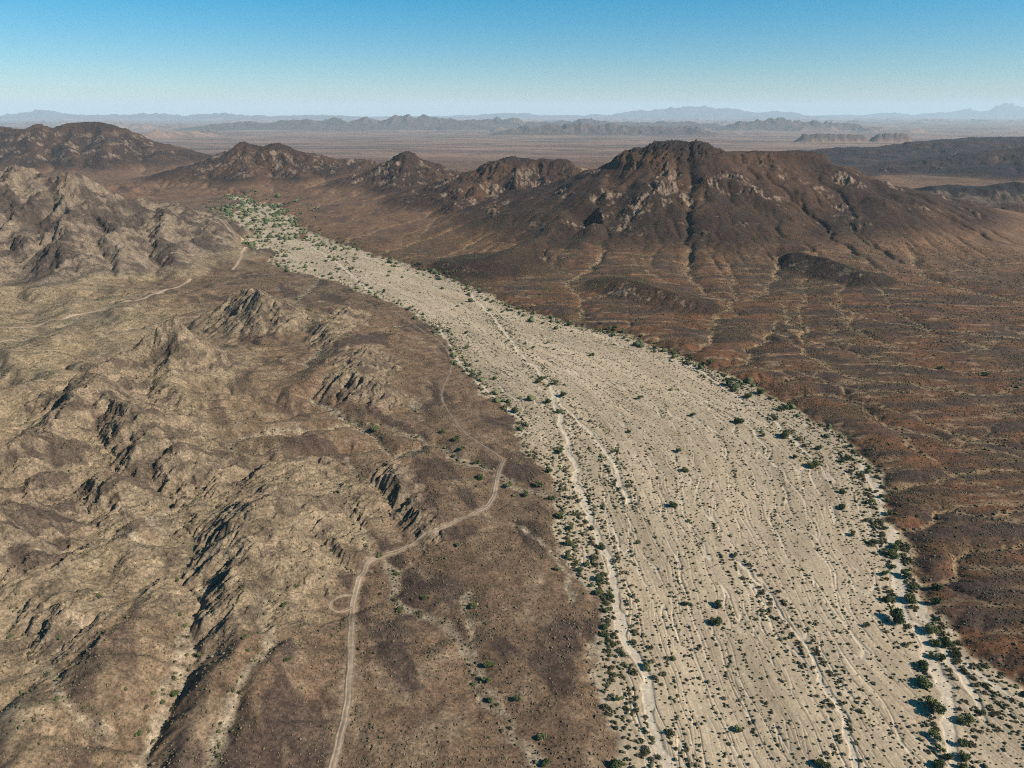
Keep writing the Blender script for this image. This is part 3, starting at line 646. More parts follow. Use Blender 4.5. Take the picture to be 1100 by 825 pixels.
# ------------------------------------------------------------------ materials
def new_mat(nm):
    m = bpy.data.materials.new(nm); m.use_nodes = True; nt = m.node_tree
    b = nt.nodes['Principled BSDF']; b.inputs['Roughness'].default_value = .95; b.inputs['Specular IOR Level'].default_value = .15
    return m, nt, b
def node(nt, t, **k):
    x = nt.nodes.new(t)
    for a, v in k.items(): setattr(x, a, v)
    return x
def ground_material():
    m, nt, b = new_mat('desert_ground'); L = nt.links.new
    at = node(nt, 'ShaderNodeAttribute', attribute_name='albedo'); rk = node(nt, 'ShaderNodeAttribute', attribute_name='rock')
    tc = node(nt, 'ShaderNodeTexCoord')
    def noise(sc, det, rough=.6):
        x = node(nt, 'ShaderNodeTexNoise'); x.inputs['Scale'].default_value = sc; x.inputs['Detail'].default_value = det; x.inputs['Roughness'].default_value = rough
        L(tc.outputs['Object'], x.inputs['Vector']); return x
    a = noise(1.1, 3); d = noise(.22, 4, .7)
    def rng(src, lo, hi, o0, o1):
        x = node(nt, 'ShaderNodeMapRange'); x.inputs['From Min'].default_value = lo; x.inputs['From Max'].default_value = hi; x.inputs['To Min'].default_value = o0; x.inputs['To Max'].default_value = o1
        L(src, x.inputs['Value']); return x.outputs['Result']
    def mul(p, q):
        x = node(nt, 'ShaderNodeMath', operation='MULTIPLY'); L(p, x.inputs[0]); L(q, x.inputs[1]); return x.outputs[0]
    g = noise(3.6, 2); fac = mul(mul(rng(a.outputs['Fac'], .3, .7, .50, 1.48), rng(d.outputs['Fac'], .3, .7, .66, 1.34)), rng(g.outputs['Fac'], .3, .7, .62, 1.38))
    cl = node(nt, 'ShaderNodeAttribute', attribute_name='calm'); k1 = rng(cl.outputs['Fac'], 0, 1, 1, .38)
    p1 = node(nt, 'ShaderNodeMath', operation='SUBTRACT'); L(fac, p1.inputs[0]); p1.inputs[1].default_value = 1
    p2 = node(nt, 'ShaderNodeMath', operation='MULTIPLY_ADD'); L(p1.outputs[0], p2.inputs[0]); L(k1, p2.inputs[1]); p2.inputs[2].default_value = 1
    vm = node(nt, 'ShaderNodeVectorMath', operation='SCALE'); L(at.outputs['Color'], vm.inputs[0]); L(p2.outputs[0], vm.inputs['Scale'])
    L(vm.outputs['Vector'], b.inputs['Base Color'])
    bp = node(nt, 'ShaderNodeBump'); bp.inputs['Strength'].default_value = .8
    dist = node(nt, 'ShaderNodeMath', operation='MULTIPLY_ADD'); L(rk.outputs['Fac'], dist.inputs[0]); dist.inputs[1].default_value = .9; dist.inputs[2].default_value = .22
    L(dist.outputs[0], bp.inputs['Distance'])
    ad = node(nt, 'ShaderNodeMath', operation='MULTIPLY_ADD'); L(a.outputs['Fac'], ad.inputs[0]); ad.inputs[1].default_value = .35; L(d.outputs['Fac'], ad.inputs[2])
    L(ad.outputs[0], bp.inputs['Height']); L(bp.outputs['Normal'], b.inputs['Normal'])
    return m
MG = ground_material()
def tag(o, label=None, cat=None, group=None, kind=None):
    if label: o['label'] = label
    if cat: o['category'] = cat
    if group: o['group'] = group
    if kind: o['kind'] = kind
    return o
def quick_mesh(nm, V, F, attrs=None, smooth=True):
    """V (n,3), F (m,k) -> mesh"""
    me = bpy.data.meshes.new(nm); k = F.shape[1]
    me.vertices.add(len(V)); me.vertices.foreach_set('co', np.ascontiguousarray(V, f32).ravel())
    me.loops.add(F.size); me.loops.foreach_set('vertex_index', F.astype(np.int32).ravel())
    me.polygons.add(len(F)); me.polygons.foreach_set('loop_start', np.arange(0, F.size, k, dtype=np.int32)); me.polygons.foreach_set('loop_total', np.full(len(F), k, np.int32))
    for nm2, (ty, A) in (attrs or {}).items():
        at = me.attributes.new(nm2, ty, 'POINT')
        if ty == 'FLOAT_COLOR': at.data.foreach_set('color', np.c_[A, np.ones(len(A))].astype(f32).ravel())
        else: at.data.foreach_set('value', np.ascontiguousarray(A, f32))
    me.update(calc_edges=True); me.validate()
    if smooth: me.polygons.foreach_set('use_smooth', np.ones(len(F), bool))
    return me
def link(nm, me, mat, parent=None):
    o = bpy.data.objects.new(nm, me); C.objects.link(o)
    if mat is not None and not me.materials: me.materials.append(mat)
    if parent: o.parent = parent
    return o

# split the sheet into ground, wash, hills and ranges along cell borders
ID = np.where(SD > 0, 1, 0).astype(np.int16)
ID = np.where((SD <= 0) & (OWN > 0), OWN + 1, ID)
ii, jj = np.meshgrid(np.arange(NR - 1), np.arange(NA - 1), indexing='ij')
k00 = (ii * NA + jj).ravel(); QF = np.c_[k00, k00 + 1, k00 + NA + 1, k00 + NA][:, ::-1].astype(np.int32)
FID = ID[k00]
LABEL = {0: ('desert_plain', 'brown stony desert plain around the hills and the wash', 'ground'), 1: ('dry_wash', 'broad pale dry wash with braided sand channels winding through the plain', 'dry riverbed')}
for i, hh_ in enumerate(HILLS): LABEL[i + 2] = (hh_[0], hh_[1], hh_[2])
for i, r_ in enumerate(RANGES): LABEL[101 + i] = (r_[0], r_[1], 'mountains' if r_[0] != 'butte' else 'butte')
V3 = np.c_[VX, VY, VZ]
for k in np.unique(FID):
    F = QF[FID == k]
    u, inv = np.unique(F.ravel(), return_inverse=True)
    nm, lb, ct = LABEL[int(k)]
    me = quick_mesh(nm, V3[u], inv.reshape(F.shape), {'albedo': ('FLOAT_COLOR', COL[u]), 'rock': ('FLOAT', ROUGHNESS[u]), 'calm': ('FLOAT', CALM[u])})
    tag(link(nm, me, MG), lb, ct, None, 'structure')
print('terrain meshes', time.time() - T0)

# road ribbons draped on the ground
def road_material():
    m, nt, b = new_mat('road_dust'); L = nt.links.new
    at = node(nt, 'ShaderNodeAttribute', attribute_name='albedo'); tc = node(nt, 'ShaderNodeTexCoord')
    x = node(nt, 'ShaderNodeTexNoise'); x.inputs['Scale'].default_value = .9; x.inputs['Detail'].default_value = 4; L(tc.outputs['Object'], x.inputs['Vector'])
    r = node(nt, 'ShaderNodeMapRange'); r.inputs['From Min'].default_value = .3; r.inputs['From Max'].default_value = .7; r.inputs['To Min'].default_value = .75; r.inputs['To Max'].default_value = 1.2; L(x.outputs['Fac'], r.inputs['Value'])
    v = node(nt, 'ShaderNodeVectorMath', operation='SCALE'); L(at.outputs['Color'], v.inputs[0]); L(r.outputs['Result'], v.inputs['Scale']); L(v.outputs['Vector'], b.inputs['Base Color'])
    return m
MR = road_material()
for (nm, lb, w, pts), P in zip(ROADS, PATHS):
    tg = np.gradient(P, axis=0); tg /= np.hypot(*tg.T)[:, None] + 1e-9; nr = np.c_[-tg[:, 1], tg[:, 0]]
    K = 9; off = np.linspace(-.5, .5, K) * w
    wob = perlin(np.arange(len(P)) * .11, np.zeros(len(P)), 150) * .25 * w
    V = []; A = []
    for j, o_ in enumerate(off):
        jit = o_ + wob * .5 + (perlin(np.arange(len(P)) * .35, np.full(len(P), j * 7.), 151) * .25 if j in (0, K - 1) else 0)
        q = P + nr * np.asarray(jit)[:, None] if np.ndim(jit) else P + nr * jit
        z = ground(q[:, 0], q[:, 1]) + np.where(j in (0, K - 1), .02, .14)
        V.append(np.c_[q, z])
        rut = j in (2, 6); dim = .74 if 'faint' in lb else 1.3 if 'thin' in lb or 'short' in lb else 1.0
        w_ = 1 + .35 * perlin(np.arange(len(P)) * .06, np.full(len(P), j * 3.1), 152)
        A.append(.84 * (col(.30, .228, .152) if rut else (col(.205, .15, .10) if 1 < j < 7 else col(.16, .115, .076))) * dim * w_[:, None])
    V = np.stack(V, 1).reshape(-1, 3); A = np.stack(A, 1).reshape(-1, 3)
    a, b_ = np.meshgrid(np.arange(len(P) - 1), np.arange(K - 1), indexing='ij'); k0 = (a * K + b_).ravel()
    F = np.c_[k0, k0 + K, k0 + K + 1, k0 + 1][:, ::-1]
    me = quick_mesh(nm, V, F, {'albedo': ('FLOAT_COLOR', A)})
    tag(link(nm, me, MR), lb, 'dirt road' if nm == 'dirt_road' else 'track', None, 'structure')

# ------------------------------------------------------------------ vegetation
def plant_material(nm, c0, c1, spread=.5):
    m, nt, b = new_mat(nm); L = nt.links.new
    oi = node(nt, 'ShaderNodeObjectInfo'); tc = node(nt, 'ShaderNodeTexCoord'); x = node(nt, 'ShaderNodeTexNoise'); x.inputs['Scale'].default_value = 3.0
    L(tc.outputs['Object'], x.inputs['Vector'])
    ad = node(nt, 'ShaderNodeMath', operation='MULTIPLY_ADD'); L(x.outputs['Fac'], ad.inputs[0]); ad.inputs[1].default_value = spread
    L(oi.outputs['Random'], ad.inputs[2])
    mr = node(nt, 'ShaderNodeMapRange'); L(ad.outputs[0], mr.inputs['Value']); mr.inputs['From Min'].default_value = .1; mr.inputs['From Max'].default_value = 1.3
    mx = node(nt, 'ShaderNodeMix', data_type='RGBA'); L(mr.outputs['Result'], mx.inputs['Factor']); mx.inputs['A'].default_value = (*c0, 1); mx.inputs['B'].default_value = (*c1, 1)
    L(mx.outputs['Result'], b.inputs['Base Color']); return m
M_LEAF = plant_material('leaves', (.042, .060, .022), (.135, .145, .055))
M_BARK = plant_material('bark', (.10, .075, .05), (.16, .125, .085))
M_SHRUB = plant_material('shrub_leaves', (.046, .042, .022), (.098, .090, .040))
def shrub_field_material():
    m, nt, b = new_mat('shrub_field'); at = node(nt, 'ShaderNodeAttribute', attribute_name='albedo'); nt.links.new(at.outputs['Color'], b.inputs['Base Color']); return m
M_FIELD = shrub_field_material()

def tube(path, r0, r1, k=6):
    P = np.array(path, float); V = []; F = []
    for i, p in enumerate(P):
        t = P[min(i + 1, len(P) - 1)] - P[max(i - 1, 0)]; t /= np.linalg.norm(t) + 1e-9
        a = np.cross(t, (0.3, .9, .1)); a /= np.linalg.norm(a) + 1e-9; b = np.cross(t, a); r = r0 + (r1 - r0) * i / (len(P) - 1)
        for q in range(k):
            th = 2 * math.pi * q / k; V.append(p + r * (math.cos(th) * a + math.sin(th) * b))
    for i in range(len(P) - 1):
        for q in range(k): F.append((i * k + q, i * k + (q + 1) % k, (i + 1) * k + (q + 1) % k, (i + 1) * k + q))
    return np.array(V), np.array(F)
def merge(parts):
    V = []; F = []; o = 0
    for v, f in parts: V.append(v); F.append(f + o); o += len(v)
    return np.concatenate(V), np.concatenate(F)
def leaf_quads(centres, size, rng):
    n = len(centres); d = rng.normal(size=(n, 3)); d /= np.linalg.norm(d, axis=1)[:, None]; e = np.cross(d, rng.normal(size=(n, 3))); e /= np.linalg.norm(e, axis=1)[:, None]
    s = size * rng.uniform(.6, 1.4, (n, 1)); a = d * s; b = e * s * .55
    V = np.stack([centres - a, centres - b, centres + a, centres + b], 1).reshape(-1, 3)
    return V, np.arange(4 * n).reshape(-1, 4)
def tree_meshes(seed):
    """desert tree, crown about 1 unit wide and .75 tall, several leaning stems"""
    rng = np.random.default_rng(seed); lobes = []; tubes = []
    for i in range(rng.integers(4, 7)):
        th = rng.uniform(0, 6.28); rr = rng.uniform(.12, .30); c = np.array([rr * math.cos(th), rr * math.sin(th), rng.uniform(.20, .42)]); R_ = rng.uniform(.18, .28); lobes.append((c, R_))
        tubes.append(tube([(0, 0, -.06), c * (.35, .35, .5), c], .032, .010))
    cs = []
    for c, R_ in lobes:
        k = int(260 * (R_ / .22) ** 2); d = rng.normal(size=(k, 3)); d /= np.linalg.norm(d, axis=1)[:, None]; rad = R_ * rng.uniform(.45, 1.08, (k, 1)); p = c + d * rad * (1, 1, .8)
        sub = rng.normal(size=(9, 3)); sub /= np.linalg.norm(sub, axis=1)[:, None]
        keep = (d @ sub.T).max(1) > rng.uniform(.35, .75, k); cs.append(p[keep | (rng.random(k) < .35)])
    cs = np.concatenate(cs); cs = cs[cs[:, 2] > .0]
    lv, lf = leaf_quads(cs, .052, rng); tv, tf = merge(tubes)
    c_ = quick_mesh('crown', lv, lf, smooth=False); c_.materials.append(M_LEAF); t_ = quick_mesh('trunk', tv, tf); t_.materials.append(M_BARK)
    return t_, c_
TREES = [tree_meshes(200 + i) for i in range(7)]
def shrub_mesh(seed):
    rng = np.random.default_rng(seed); parts = []; k = 170
    d = rng.normal(size=(k, 3)); d[:, 2] = np.abs(d[:, 2]); d /= np.linalg.norm(d, axis=1)[:, None]
    lump = rng.normal(size=(6, 3)); lump /= np.linalg.norm(lump, axis=1)[:, None]
    r = .5 * (.62 + .38 * np.clip((d @ lump.T).max(1), 0, 1)) * rng.uniform(.45, 1.0, k); p = d * r[:, None] * (1, 1, 1.15); p[:, 2] += .04
    parts.append(leaf_quads(p, .085, rng))
    for i in range(6):
        q = d[i] * .42; parts.append(tube([(0, 0, -.05), q * .5 + (0, 0, .06), q], .016, .006, 4))
    v, f = merge(parts); me = quick_mesh('shrub', v, f, smooth=False); me.materials.append(M_SHRUB); return me
SHRUBS = [shrub_mesh(300 + i) for i in range(8)]

def depth_of(x, y, z): return y * CP - (z - CAMZ) * SP
def project(x, y, z):
    d = depth_of(x, y, z); return CX + FPX * x / d, CY - FPX * (y * SP + (z - CAMZ) * CP) / d
# trees one can pick out in the photograph: column, row, crown width in pixels
SEEN = [(958,608,11),(950.5,615,11),(973,617,14),(955,643,13),(977,642,17),(966,664,22),(998.5,676,14),(1004.5,690,16),(1018,690,11),(1009,705,13),(992,715,18),(992,732,19),(1000,759,24),
 (1037,773,16),(1054,764,12),(1004,790,16),(1010,804,13),(1017,812,13),(1007,820,16),(1033,797,13),(1035,812,12),(1033,823,14),(884,820,17),(930,671,9),(1006,665,9),(985,630,8),
 (965,585,11),(960,595,13),(950,566,10),(955,550,10),(936,539,10),(906,528,10),(904,544,10),(917,574,8),(939,582,9),(914,505,9),
 (694,715,13),(665,750,11),(663,820,18),(737,648,9),(773,649,12),(769,668,13),(793,782,13),(526,713,14),(523,730,12),(526,751,11),(582,790,13),(587,820,13),(556,750,8),(508,651,9),(723,707,8),
 (652,655,9),(650,672,11),(649.5,681,10),(657,639,11),(642,636,9),(602,553,13),(613,566,10),(636,567,9),(612,583,12),(646,587,11),(685,582,7),(723,542,9),(740,559,7),(516,512,13),(546,521,11),
 (565,531,10),(579,520,11),(589,506,9),(623,611,8),(736,504,8),(790,596,9),(602,484,11),(554,441,11),(589,431,9),(604,424,9),(578,410,7),(585,405,7),(636,381,7),(743,385,9),(763,389,8),(794,452,12),
 (728,484,8),(736,505,8),(675,463,8),(662,484,7),(688,427,8),(782,411,12),(744,445,8),(846,467,14),(874,499,13),(853,490,9),(910,491,11),(831,449,10),(820,467,7),(879,481,8),(816,421,11),(803,425,9),
 (1058,401,11),(1010,395,8),(408,597,9),(428,616,8),(456,641,8),(508,650,8),(430,655,8),(491,585,8),(309,708,9),(264,684,9),(268,698,7),(320,629,7),(306,650,8),(188,745,11),(150,788,11),(62,750,9),
 (194,660,7),(200,671,7),(65,685,8),(108,640,7),(175,754,7),(215,703,7),(12,683,8),(191,624,7),(166,744,7),(403,460,11),(475,463,9),(490,471,9),(497,481,9),(513,496,10),(449,469,7)]
BANDS = [([(440,285),(480,298),(511,313),(560,336),(620,351),(680,363),(740,387),(790,412),(840,434),(880,458),(913,484)], 62, 5, 4.2),
 ([(913,484),(938,508),(944,526),(955,554),(968,594),(982,624),(1000,664),(1028,700),(1040,730)], 16, 4, 3.4),
 ([(307,219),(303,232),(322,246),(340,262),(359,275),(378,287),(388,303),(396,316)], 34, 7, 4.6), ([(226,217),(253,242),(270,250),(289,253),(300,236)], 16, 12, 4.6), ([(345,248),(367,252),(385,262)], 8, 4, 4.4),
 ([(386,306),(424,327),(454,336),(493,357),(503,383),(532,421)], 14, 4, 3.2), ([(541,338),(557,328),(569,342),(582,368),(582,392),(600,425)], 14, 5, 3.2), ([(580,505),(598,545),(612,582),(637,640)], 8, 4, 2.6)]
trees = []
for px, py, wpx in SEEN:
    x, y = hit(px, py + wpx * .22); z = float(ground(x, y)[0]); trees.append((x, y, z, wpx * depth_of(x, y, z) / FPX, 1))
for pts, k, jit, size in BANDS:
    P = smooth_path(hits(pts), 1.0)
    for i in range(k):
        q = P[random.randrange(len(P))] + RNG.normal(size=2) * jit; z = float(ground(q[0], q[1])[0]); trees.append((float(q[0]), float(q[1]), z, size * random.uniform(.65, 1.25), 0))
SPECIAL = {12: 'big round dark green tree beside the bare sand channel at the lower right', 5: 'wide low double-crowned green tree at the upper end of the bare sand channel', 36: 'lone round tree where the pale wheel track meets the left bank shrubs',
 37: 'round tree among small shrubs just below the lone round tree on the left bank', 38: 'sprawling tree at the bottom edge on the left side of the wash', 42: 'dark tree by itself on open sand near the bottom of the wash', 22: 'dark green low tree at the bottom edge amid the shrub rows of the wash',
 43: 'wider upper tree of the pair in the small gully left of the wash', 44: 'lower tree of the pair in the small gully left of the wash', 56: 'green tree with a shadow on the left bank where the plain meets the wash', 89: 'large dark tree standing out from the right bank tree line',
 98: 'single green tree far out on the dark plain near the right edge', 99: 'smaller green tree on the dark plain beside the single tree near the right edge', 100: 'green tree at the bend of the dirt road above the turning loop', 101: 'small green tree in the sandy gully just below the road bend',
 102: 'small green tree in the sandy gully, second below the road bend', 104: 'small green tree on stony ground just right of the turning loop', 111: 'largest green tree in the sandy gully at the lower left', 112: 'green tree in the lower left gully nearest the bottom edge'}
def zone(x, y):
    px, py = project(x, y, 0); sd = float(wash_sd(np.array([x], f32), np.array([y], f32))[0]); side = float(WG.bil(WG.side, np.array([x], f32), np.array([y], f32))[0]) if y < 1800 else 1
    if sd > -4:
        if side > 0 and sd < 26: return 'right bank'
        if y > 640: return 'head'
        return 'left bank' if sd < 22 and side < 0 else 'middle'
    return 'left' if side < 0 else 'right'
ZT = {'right bank': ('green desert tree in the tree line along the right bank of the wash', 'trees along the right bank of the wash'), 'head': ('small dark green tree in the far narrow part of the wash', 'trees in the far part of the wash'),
 'left bank': ('green desert tree along the left bank of the wash', 'trees along the left bank of the wash'), 'middle': ('small green tree standing out among the shrubs in mid wash', 'trees in the middle of the wash'),
 'left': ('small green tree in a gully of the tan hills left of the wash', 'trees in the gullies of the tan hills'), 'right': ('small green tree on the dark plain right of the wash', 'trees on the dark plain')}
def thing(nm, loc, sc, rz, label, cat, group=None):
    o = bpy.data.objects.new(nm, None); C.objects.link(o); o.location = loc; o.scale = sc; o.rotation_euler = (0, 0, rz); o.empty_display_size = .1
    return tag(o, label, cat, group)
for i, (x, y, z, s, seen) in enumerate(trees[:300]):
    lb, gp = ZT[zone(x, y)]
    if i in SPECIAL: lb, gp = SPECIAL[i], gp
    t = thing('desert_tree', (x, y, z), (s, s * random.uniform(.85, 1.1), s * random.uniform(.8, 1.05)), random.uniform(0, 6.28), lb, 'tree', gp)
    tm, cm_ = TREES[i % len(TREES)]
    link('trunk', tm, None, t); link('crown', cm_, None, t)

# shrubs: thousands, thick beside the sand threads of the wash and along the runnels, thin elsewhere
def scatter(n0, rmin, rmax, amax=50):
    r = np.sqrt(RNG.uniform(rmin ** 2, rmax ** 2, n0)); a = np.radians(RNG.uniform(-amax, amax, n0)); return (r * np.sin(a)).astype(f32), (r * np.cos(a)).astype(f32)
def clear_of_roads(x, y):
    ok = np.ones(len(x), bool)
    for (nm, lb, w, pts), P in zip(ROADS, PATHS):
        d, _, _ = polydist(x, y, P[::6] if len(P) > 30 else P); ok &= d > w * .75
    return ok
xs, ys, ss = [], [], []
for n0, r0, r1 in ((230000, 105, 520), (260000, 520, 1300)):
    x, y = scatter(n0, r0, r1); sdv = wash_sd(x, y); k = sdv > .5; x = x[k]; y = y[k]; sdv = sdv[k]
    t = WG.bil(WG.t, x, y); s = WG.bil(WG.s, x, y); a, b, bar, e = braid(s, t, x, y)
    cd_ = np.full(len(x), 99., f32)
    for pts, w in CHANNELS: cd_ = np.minimum(cd_, polydist(x, y, np.array([gz(*q)[:2] for q in pts], f32))[0] - w * .7)
    bush = np.exp(-(np.maximum(cd_, 0) / 5) ** 2) * (cd_ > .3)
    open_ = sst(bar, -.02, .22); row = 1 - sst(np.abs(e - .03), .055, .10)
    p = (.045 + 1.7 * row * (1 - .8 * open_) + .30 * sst(a, .6, .75) * (1 - sst(a, .86, .93)) + .55 * np.exp(-sdv / 6) + .30 * bush) * (cd_ > .2) * (1 - sst(a, .88, .96))
    p *= 1.0 + .9 * sst(np.hypot(x, y), 420, 800)
    k = RNG.random(len(x)) < p; xs.append(x[k]); ys.append(y[k]); q = RNG.lognormal(0, .33, k.sum()); ss.append(q * (.78 + .9 * np.exp(-sdv[k] / 7) * RNG.uniform(.2, 1.2, k.sum()) + .7 * bush[k] * RNG.uniform(0, 1.2, k.sum())))
x, y = scatter(90000, 105, 820); sdv = wash_sd(x, y); k = sdv < -2; x = x[k]; y = y[k]
FLg = FLOW.reshape(NR, NA)
fi = np.clip(np.interp(np.hypot(x, y), rs, np.arange(NR)).astype(int), 0, NR - 1); fj = np.clip(np.interp(np.arctan2(x, y), az, np.arange(NA)).astype(int), 0, NA - 1)
flw = FLg[fi, fj]; rck = ROUGHNESS.reshape(NR, NA)[fi, fj]
snd = runs(x, y)[1]; p = (.075 + .35 * sst(flw, 2.4, 3.6) + .75 * snd) * (1 - .7 * rck) * (.4 + 1.2 * sst(fbm(x / 40, y / 40, 3, 160), -.2, .3))
k = (RNG.random(len(x)) < p); k[k] &= clear_of_roads(x[k], y[k]); xs.append(x[k]); ys.append(y[k]); ss.append(RNG.lognormal(-.08, .33, k.sum()) * (1 + .3 * sst(flw[k], 2.8, 3.8) + .45 * snd[k] * RNG.uniform(0, 1.6, k.sum())))
xs, ys, ss = np.concatenate(xs), np.concatenate(ys), np.concatenate(ss); zs = ground(xs, ys).astype(f32)
dep = depth_of(xs, ys, zs); ppx, ppy = project(xs, ys, zs)
vis = (ppx > -60) & (ppx < 1160) & (ppy < 880); xs, ys, ss, zs, dep, ppx, ppy = [v[vis] for v in (xs, ys, ss, zs, dep, ppx, ppy)]
infr = (ppx > 4) & (ppx < 1096) & (ppy < 818)
order = np.argsort(-(ss / dep) * infr); big = order[:300]; rest = np.setdiff1d(np.arange(len(xs)), big)
ZS = {'right bank': ('dark low shrub on sand near the right bank of the wash', 'shrubs near the right bank'), 'head': ('dark low shrub in the far part of the wash', 'shrubs in the far wash'), 'left bank': ('dark low shrub on sand near the left bank of the wash', 'shrubs near the left bank'),
 'middle': ('dark low shrub between the pale sand threads in mid wash', 'shrubs in mid wash'), 'left': ('small dark shrub on the brown stony ground left of the wash', 'shrubs on the stony ground left of the wash'), 'right': ('small dark shrub on the dark plain right of the wash', 'shrubs on the dark plain')}
for j, i in enumerate(big):
    lb, gp = ZS[zone(float(xs[i]), float(ys[i]))]
    o = link('shrub', SHRUBS[j % len(SHRUBS)], None); s = float(ss[i]) * .8
    o.location = (xs[i], ys[i], zs[i] - .03); o.scale = (s, s * random.uniform(.8, 1.2), s * random.uniform(.75, 1.1)); o.rotation_euler = (0, 0, random.uniform(0, 6.28)); tag(o, lb, 'shrub', gp)
def ico(sub):
    import bmesh
    bm = bmesh.new(); bmesh.ops.create_icosphere(bm, subdivisions=sub, radius=.5); v = np.array([p.co[:] for p in bm.verts]); f = np.array([[q.index for q in p.verts] for p in bm.faces]); bm.free(); return v, f
tiny = {}
x, y = scatter(620000, 105, 880); sdv = wash_sd(x, y); pf = fbm(x / 25, y / 25, 3, 170)
p = np.where(sdv > 0, .10, np.where(WG.bil(WG.side, x, y) > 0, .48, .28) * (.3 + 1.4 * sst(pf, -.25, .3))) * np.clip(360 / np.hypot(x, y), 0, 1.3); k = RNG.random(len(x)) < p; k[k] &= clear_of_roads(x[k], y[k]); xt, yt = x[k], y[k]; zt = ground(xt, yt).astype(f32); st_ = RNG.lognormal(-.9, .3, len(xt)) * (1 + .5 * sst(np.hypot(xt, yt), 300, 600)).astype(f32)
x, y = scatter(120000, 105, 420); sdv = wash_sd(x, y); k = (sdv < -1) & (RNG.random(len(x)) < .35 * (.3 + 1.4 * sst(fbm(x / 18, y / 18, 3, 175), -.2, .3))); k[k] &= clear_of_roads(x[k], y[k]); xg, yg = x[k], y[k]; zg = ground(xg, yg).astype(f32); sg = RNG.lognormal(-.95, .3, len(xg)).astype(f32)
def blobs(nm, groups, c0, c1, label, cat):
    Vs, Fs, As = [], [], []; off = 0
    for X, Y, Z, S_, sub in groups:
        bv, bf = ico(sub); m = len(X)
        if m == 0: continue
        jit = RNG.uniform(.62, 1.25, (m, len(bv), 1)); s = S_[:, None, None]; th = RNG.uniform(0, 6.28, m); c_, s_ = np.cos(th)[:, None], np.sin(th)[:, None]; el = RNG.uniform(.75, 1.3, (m, 1))
        v = bv[None] * jit * s; vx = v[..., 0] * el; vy = v[..., 1] / el
        v = np.stack([vx * c_ - vy * s_, vx * s_ + vy * c_, (v[..., 2] * .75 + .22 * s[..., 0])], -1) + np.stack([X, Y, Z], -1)[:, None, :]
        Vs.append(v.reshape(-1, 3).astype(f32)); Fs.append((bf[None] + (np.arange(m) * len(bv))[:, None, None]).reshape(-1, 3) + off); off += m * len(bv)
        g = RNG.random((m, 1)); As.append(np.repeat(lerp(np.array([c0]), np.array([c1]), g) * RNG.uniform(.7, 1.2, (m, 1)), len(bv), 0))
    me = quick_mesh(nm, np.concatenate(Vs), np.concatenate(Fs), {'albedo': ('FLOAT_COLOR', np.concatenate(As))}, smooth=False)
    tag(link(nm, me, M_FIELD), label, cat, None, 'stuff')
r1 = rest[dep[rest] < 330]; r2 = rest[dep[rest] >= 330]
blobs('desert_shrubs', [(xs[r1], ys[r1], zs[r1], ss[r1] * .64, 2), (xs[r2], ys[r2], zs[r2], ss[r2] * .60, 1), (xt, yt, zt, st_, 1)], (.044, .040, .022), (.098, .090, .040), 'thousands of small dark shrubs dotted over the wash and the plain', 'shrubs')
blobs('dry_grass', [(xg, yg, zg, sg, 1)], (.115, .086, .052), (.17, .13, .08), 'tiny pale dry tufts scattered over the stony ground', 'dry grass')
# far trees and thickets too small to count: both banks and the green head of the wash
x, y = scatter(60000, 300, 1450, 30); sdv = wash_sd(x, y); r_ = np.hypot(x, y); t_ = WG.bil(WG.t, x, y); s_ = WG.bil(WG.s, x, y)
p = np.where(sdv > -3, .06 * sst(r_, 380, 600) * sst(fbm(s_ / 60, t_ * 12, 2, 197), .0, .2) + .34 * np.exp(-np.abs(sdv - 3) / 6) + .55 * sst(r_, 620, 900) * sst(fbm(x / 34, y / 34, 3, 195), -.02, .30) + .05 * sst(r_, 700, 1000), 0) + .2 * sst(r_, 980, 1200) * (np.abs(sdv) < 60) * sst(fbm(x / 30, y / 22, 3, 196), .05, .3)
k = RNG.random(len(x)) < p; xf, yf = x[k], y[k]; zf_ = ground(xf, yf).astype(f32); sf = (RNG.lognormal(.75, .35, len(xf)) * (1 + .5 * sst(np.hypot(xf, yf), 600, 1200))).astype(f32)
blobs('distant_trees', [(xf, yf, zf_, sf, 2)], (.034, .046, .020), (.095, .105, .045), 'thickets of small green trees along the banks and the far head of the wash', 'trees')
print('tiny', len(xt), len(xg), len(xf))

print('shrubs', len(xs), 'trees', len(trees), time.time() - T0)

# ------------------------------------------------------------------ light, sky, haze, camera
SUN_EL, SUN_AZ = math.radians(35), math.radians(108)      # azimuth clockwise from +Y
sd_ = (math.sin(SUN_AZ) * math.cos(SUN_EL), math.cos(SUN_AZ) * math.cos(SUN_EL), math.sin(SUN_EL))
from mathutils import Vector
sl = bpy.data.lights.new('sun', 'SUN'); sl.energy = 5.0; sl.angle = math.radians(.5); sl.color = (1, .94, .85)
so = bpy.data.objects.new('sun', sl); C.objects.link(so); so.rotation_euler = Vector(sd_).to_track_quat('Z', 'Y').to_euler(); so.location = (0, 0, 400)
w = bpy.data.worlds.new('World'); bpy.context.scene.world = w; w.use_nodes = True
sk = w.node_tree.nodes.new('ShaderNodeTexSky'); sk.sky_type = 'NISHITA'; sk.sun_disc = False; sk.sun_elevation = SUN_EL; sk.sun_rotation = SUN_AZ
sk.altitude = 3000; sk.air_density = 1.5; sk.dust_density = .1; sk.ozone_density = 9
bg = w.node_tree.nodes['Background']; bg.inputs['Strength'].default_value = .074
hs = w.node_tree.nodes.new('ShaderNodeHueSaturation'); hs.inputs['Saturation'].default_value = 1.34; hs.inputs['Hue'].default_value = .488; gm = w.node_tree.nodes.new('ShaderNodeGamma'); gm.inputs['Gamma'].default_value = .85
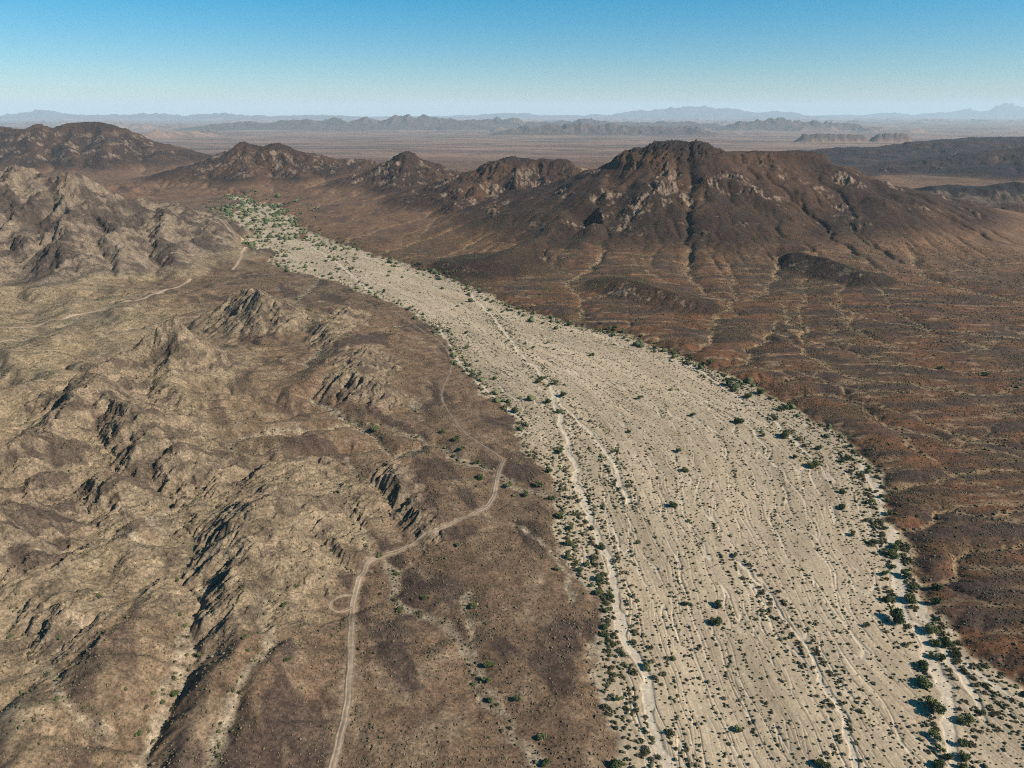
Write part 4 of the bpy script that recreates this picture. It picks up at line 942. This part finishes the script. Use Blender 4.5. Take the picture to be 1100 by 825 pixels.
w.node_tree.links.new(sk.outputs['Color'], hs.inputs['Color']); w.node_tree.links.new(hs.outputs['Color'], gm.inputs['Color']); w.node_tree.links.new(gm.outputs['Color'], bg.inputs['Color'])

HAZE = 3.7e-5
if HAZE:
    zlo, zhi = float(VZ.min()) - 1.5, float(max(VZ.max(), CAMZ)) + 40
    x0, x1, y0, y1 = float(VX.min()) - 50, float(VX.max()) + 50, -200., float(VY.max()) + 50
    V = np.array([(x, y, z) for z in (zlo, zhi) for y in (y0, y1) for x in (x0, x1)])
    F = np.array([(0, 2, 3, 1), (4, 5, 7, 6), (0, 1, 5, 4), (2, 6, 7, 3), (0, 4, 6, 2), (1, 3, 7, 5)])
    hm = bpy.data.materials.new('air'); hm.use_nodes = True; nt = hm.node_tree; nt.nodes.remove(nt.nodes['Principled BSDF'])
    pv = nt.nodes.new('ShaderNodeVolumePrincipled'); pv.inputs['Color'].default_value = (.72, .89, 1, 1); pv.inputs['Density'].default_value = HAZE; pv.inputs['Anisotropy'].default_value = 0
    nt.links.new(pv.outputs['Volume'], nt.nodes['Material Output'].inputs['Volume'])
    tag(link('haze', quick_mesh('haze', V, F, smooth=False), hm), 'thin blue haze filling the air over the desert', 'haze', None, 'stuff')

cd = bpy.data.cameras.new('camera'); co = bpy.data.objects.new('camera', cd); C.objects.link(co)
cd.sensor_width = 36; cd.lens = 36 * FPX / 1100; cd.clip_start = 1; cd.clip_end = 200000
co.location = (0, 0, CAMZ); co.rotation_euler = (math.pi / 2 - PITCH, 0, 0)
S = bpy.context.scene; S.camera = co
S.render.engine = 'CYCLES'
S.cycles.use_denoising = False; S.cycles.filter_width = 1.1; S.cycles.max_bounces = 4; S.cycles.diffuse_bounces = 3; S.cycles.volume_bounces = 0
S.cycles.sample_clamp_indirect = 2; S.cycles.sample_clamp_direct = 6; S.cycles.use_adaptive_sampling = True; S.cycles.adaptive_threshold = .01
S.view_settings.view_transform = 'Standard'; S.view_settings.look = 'None'; S.view_settings.exposure = .9; S.view_settings.gamma = 1
print('done', time.time() - T0)
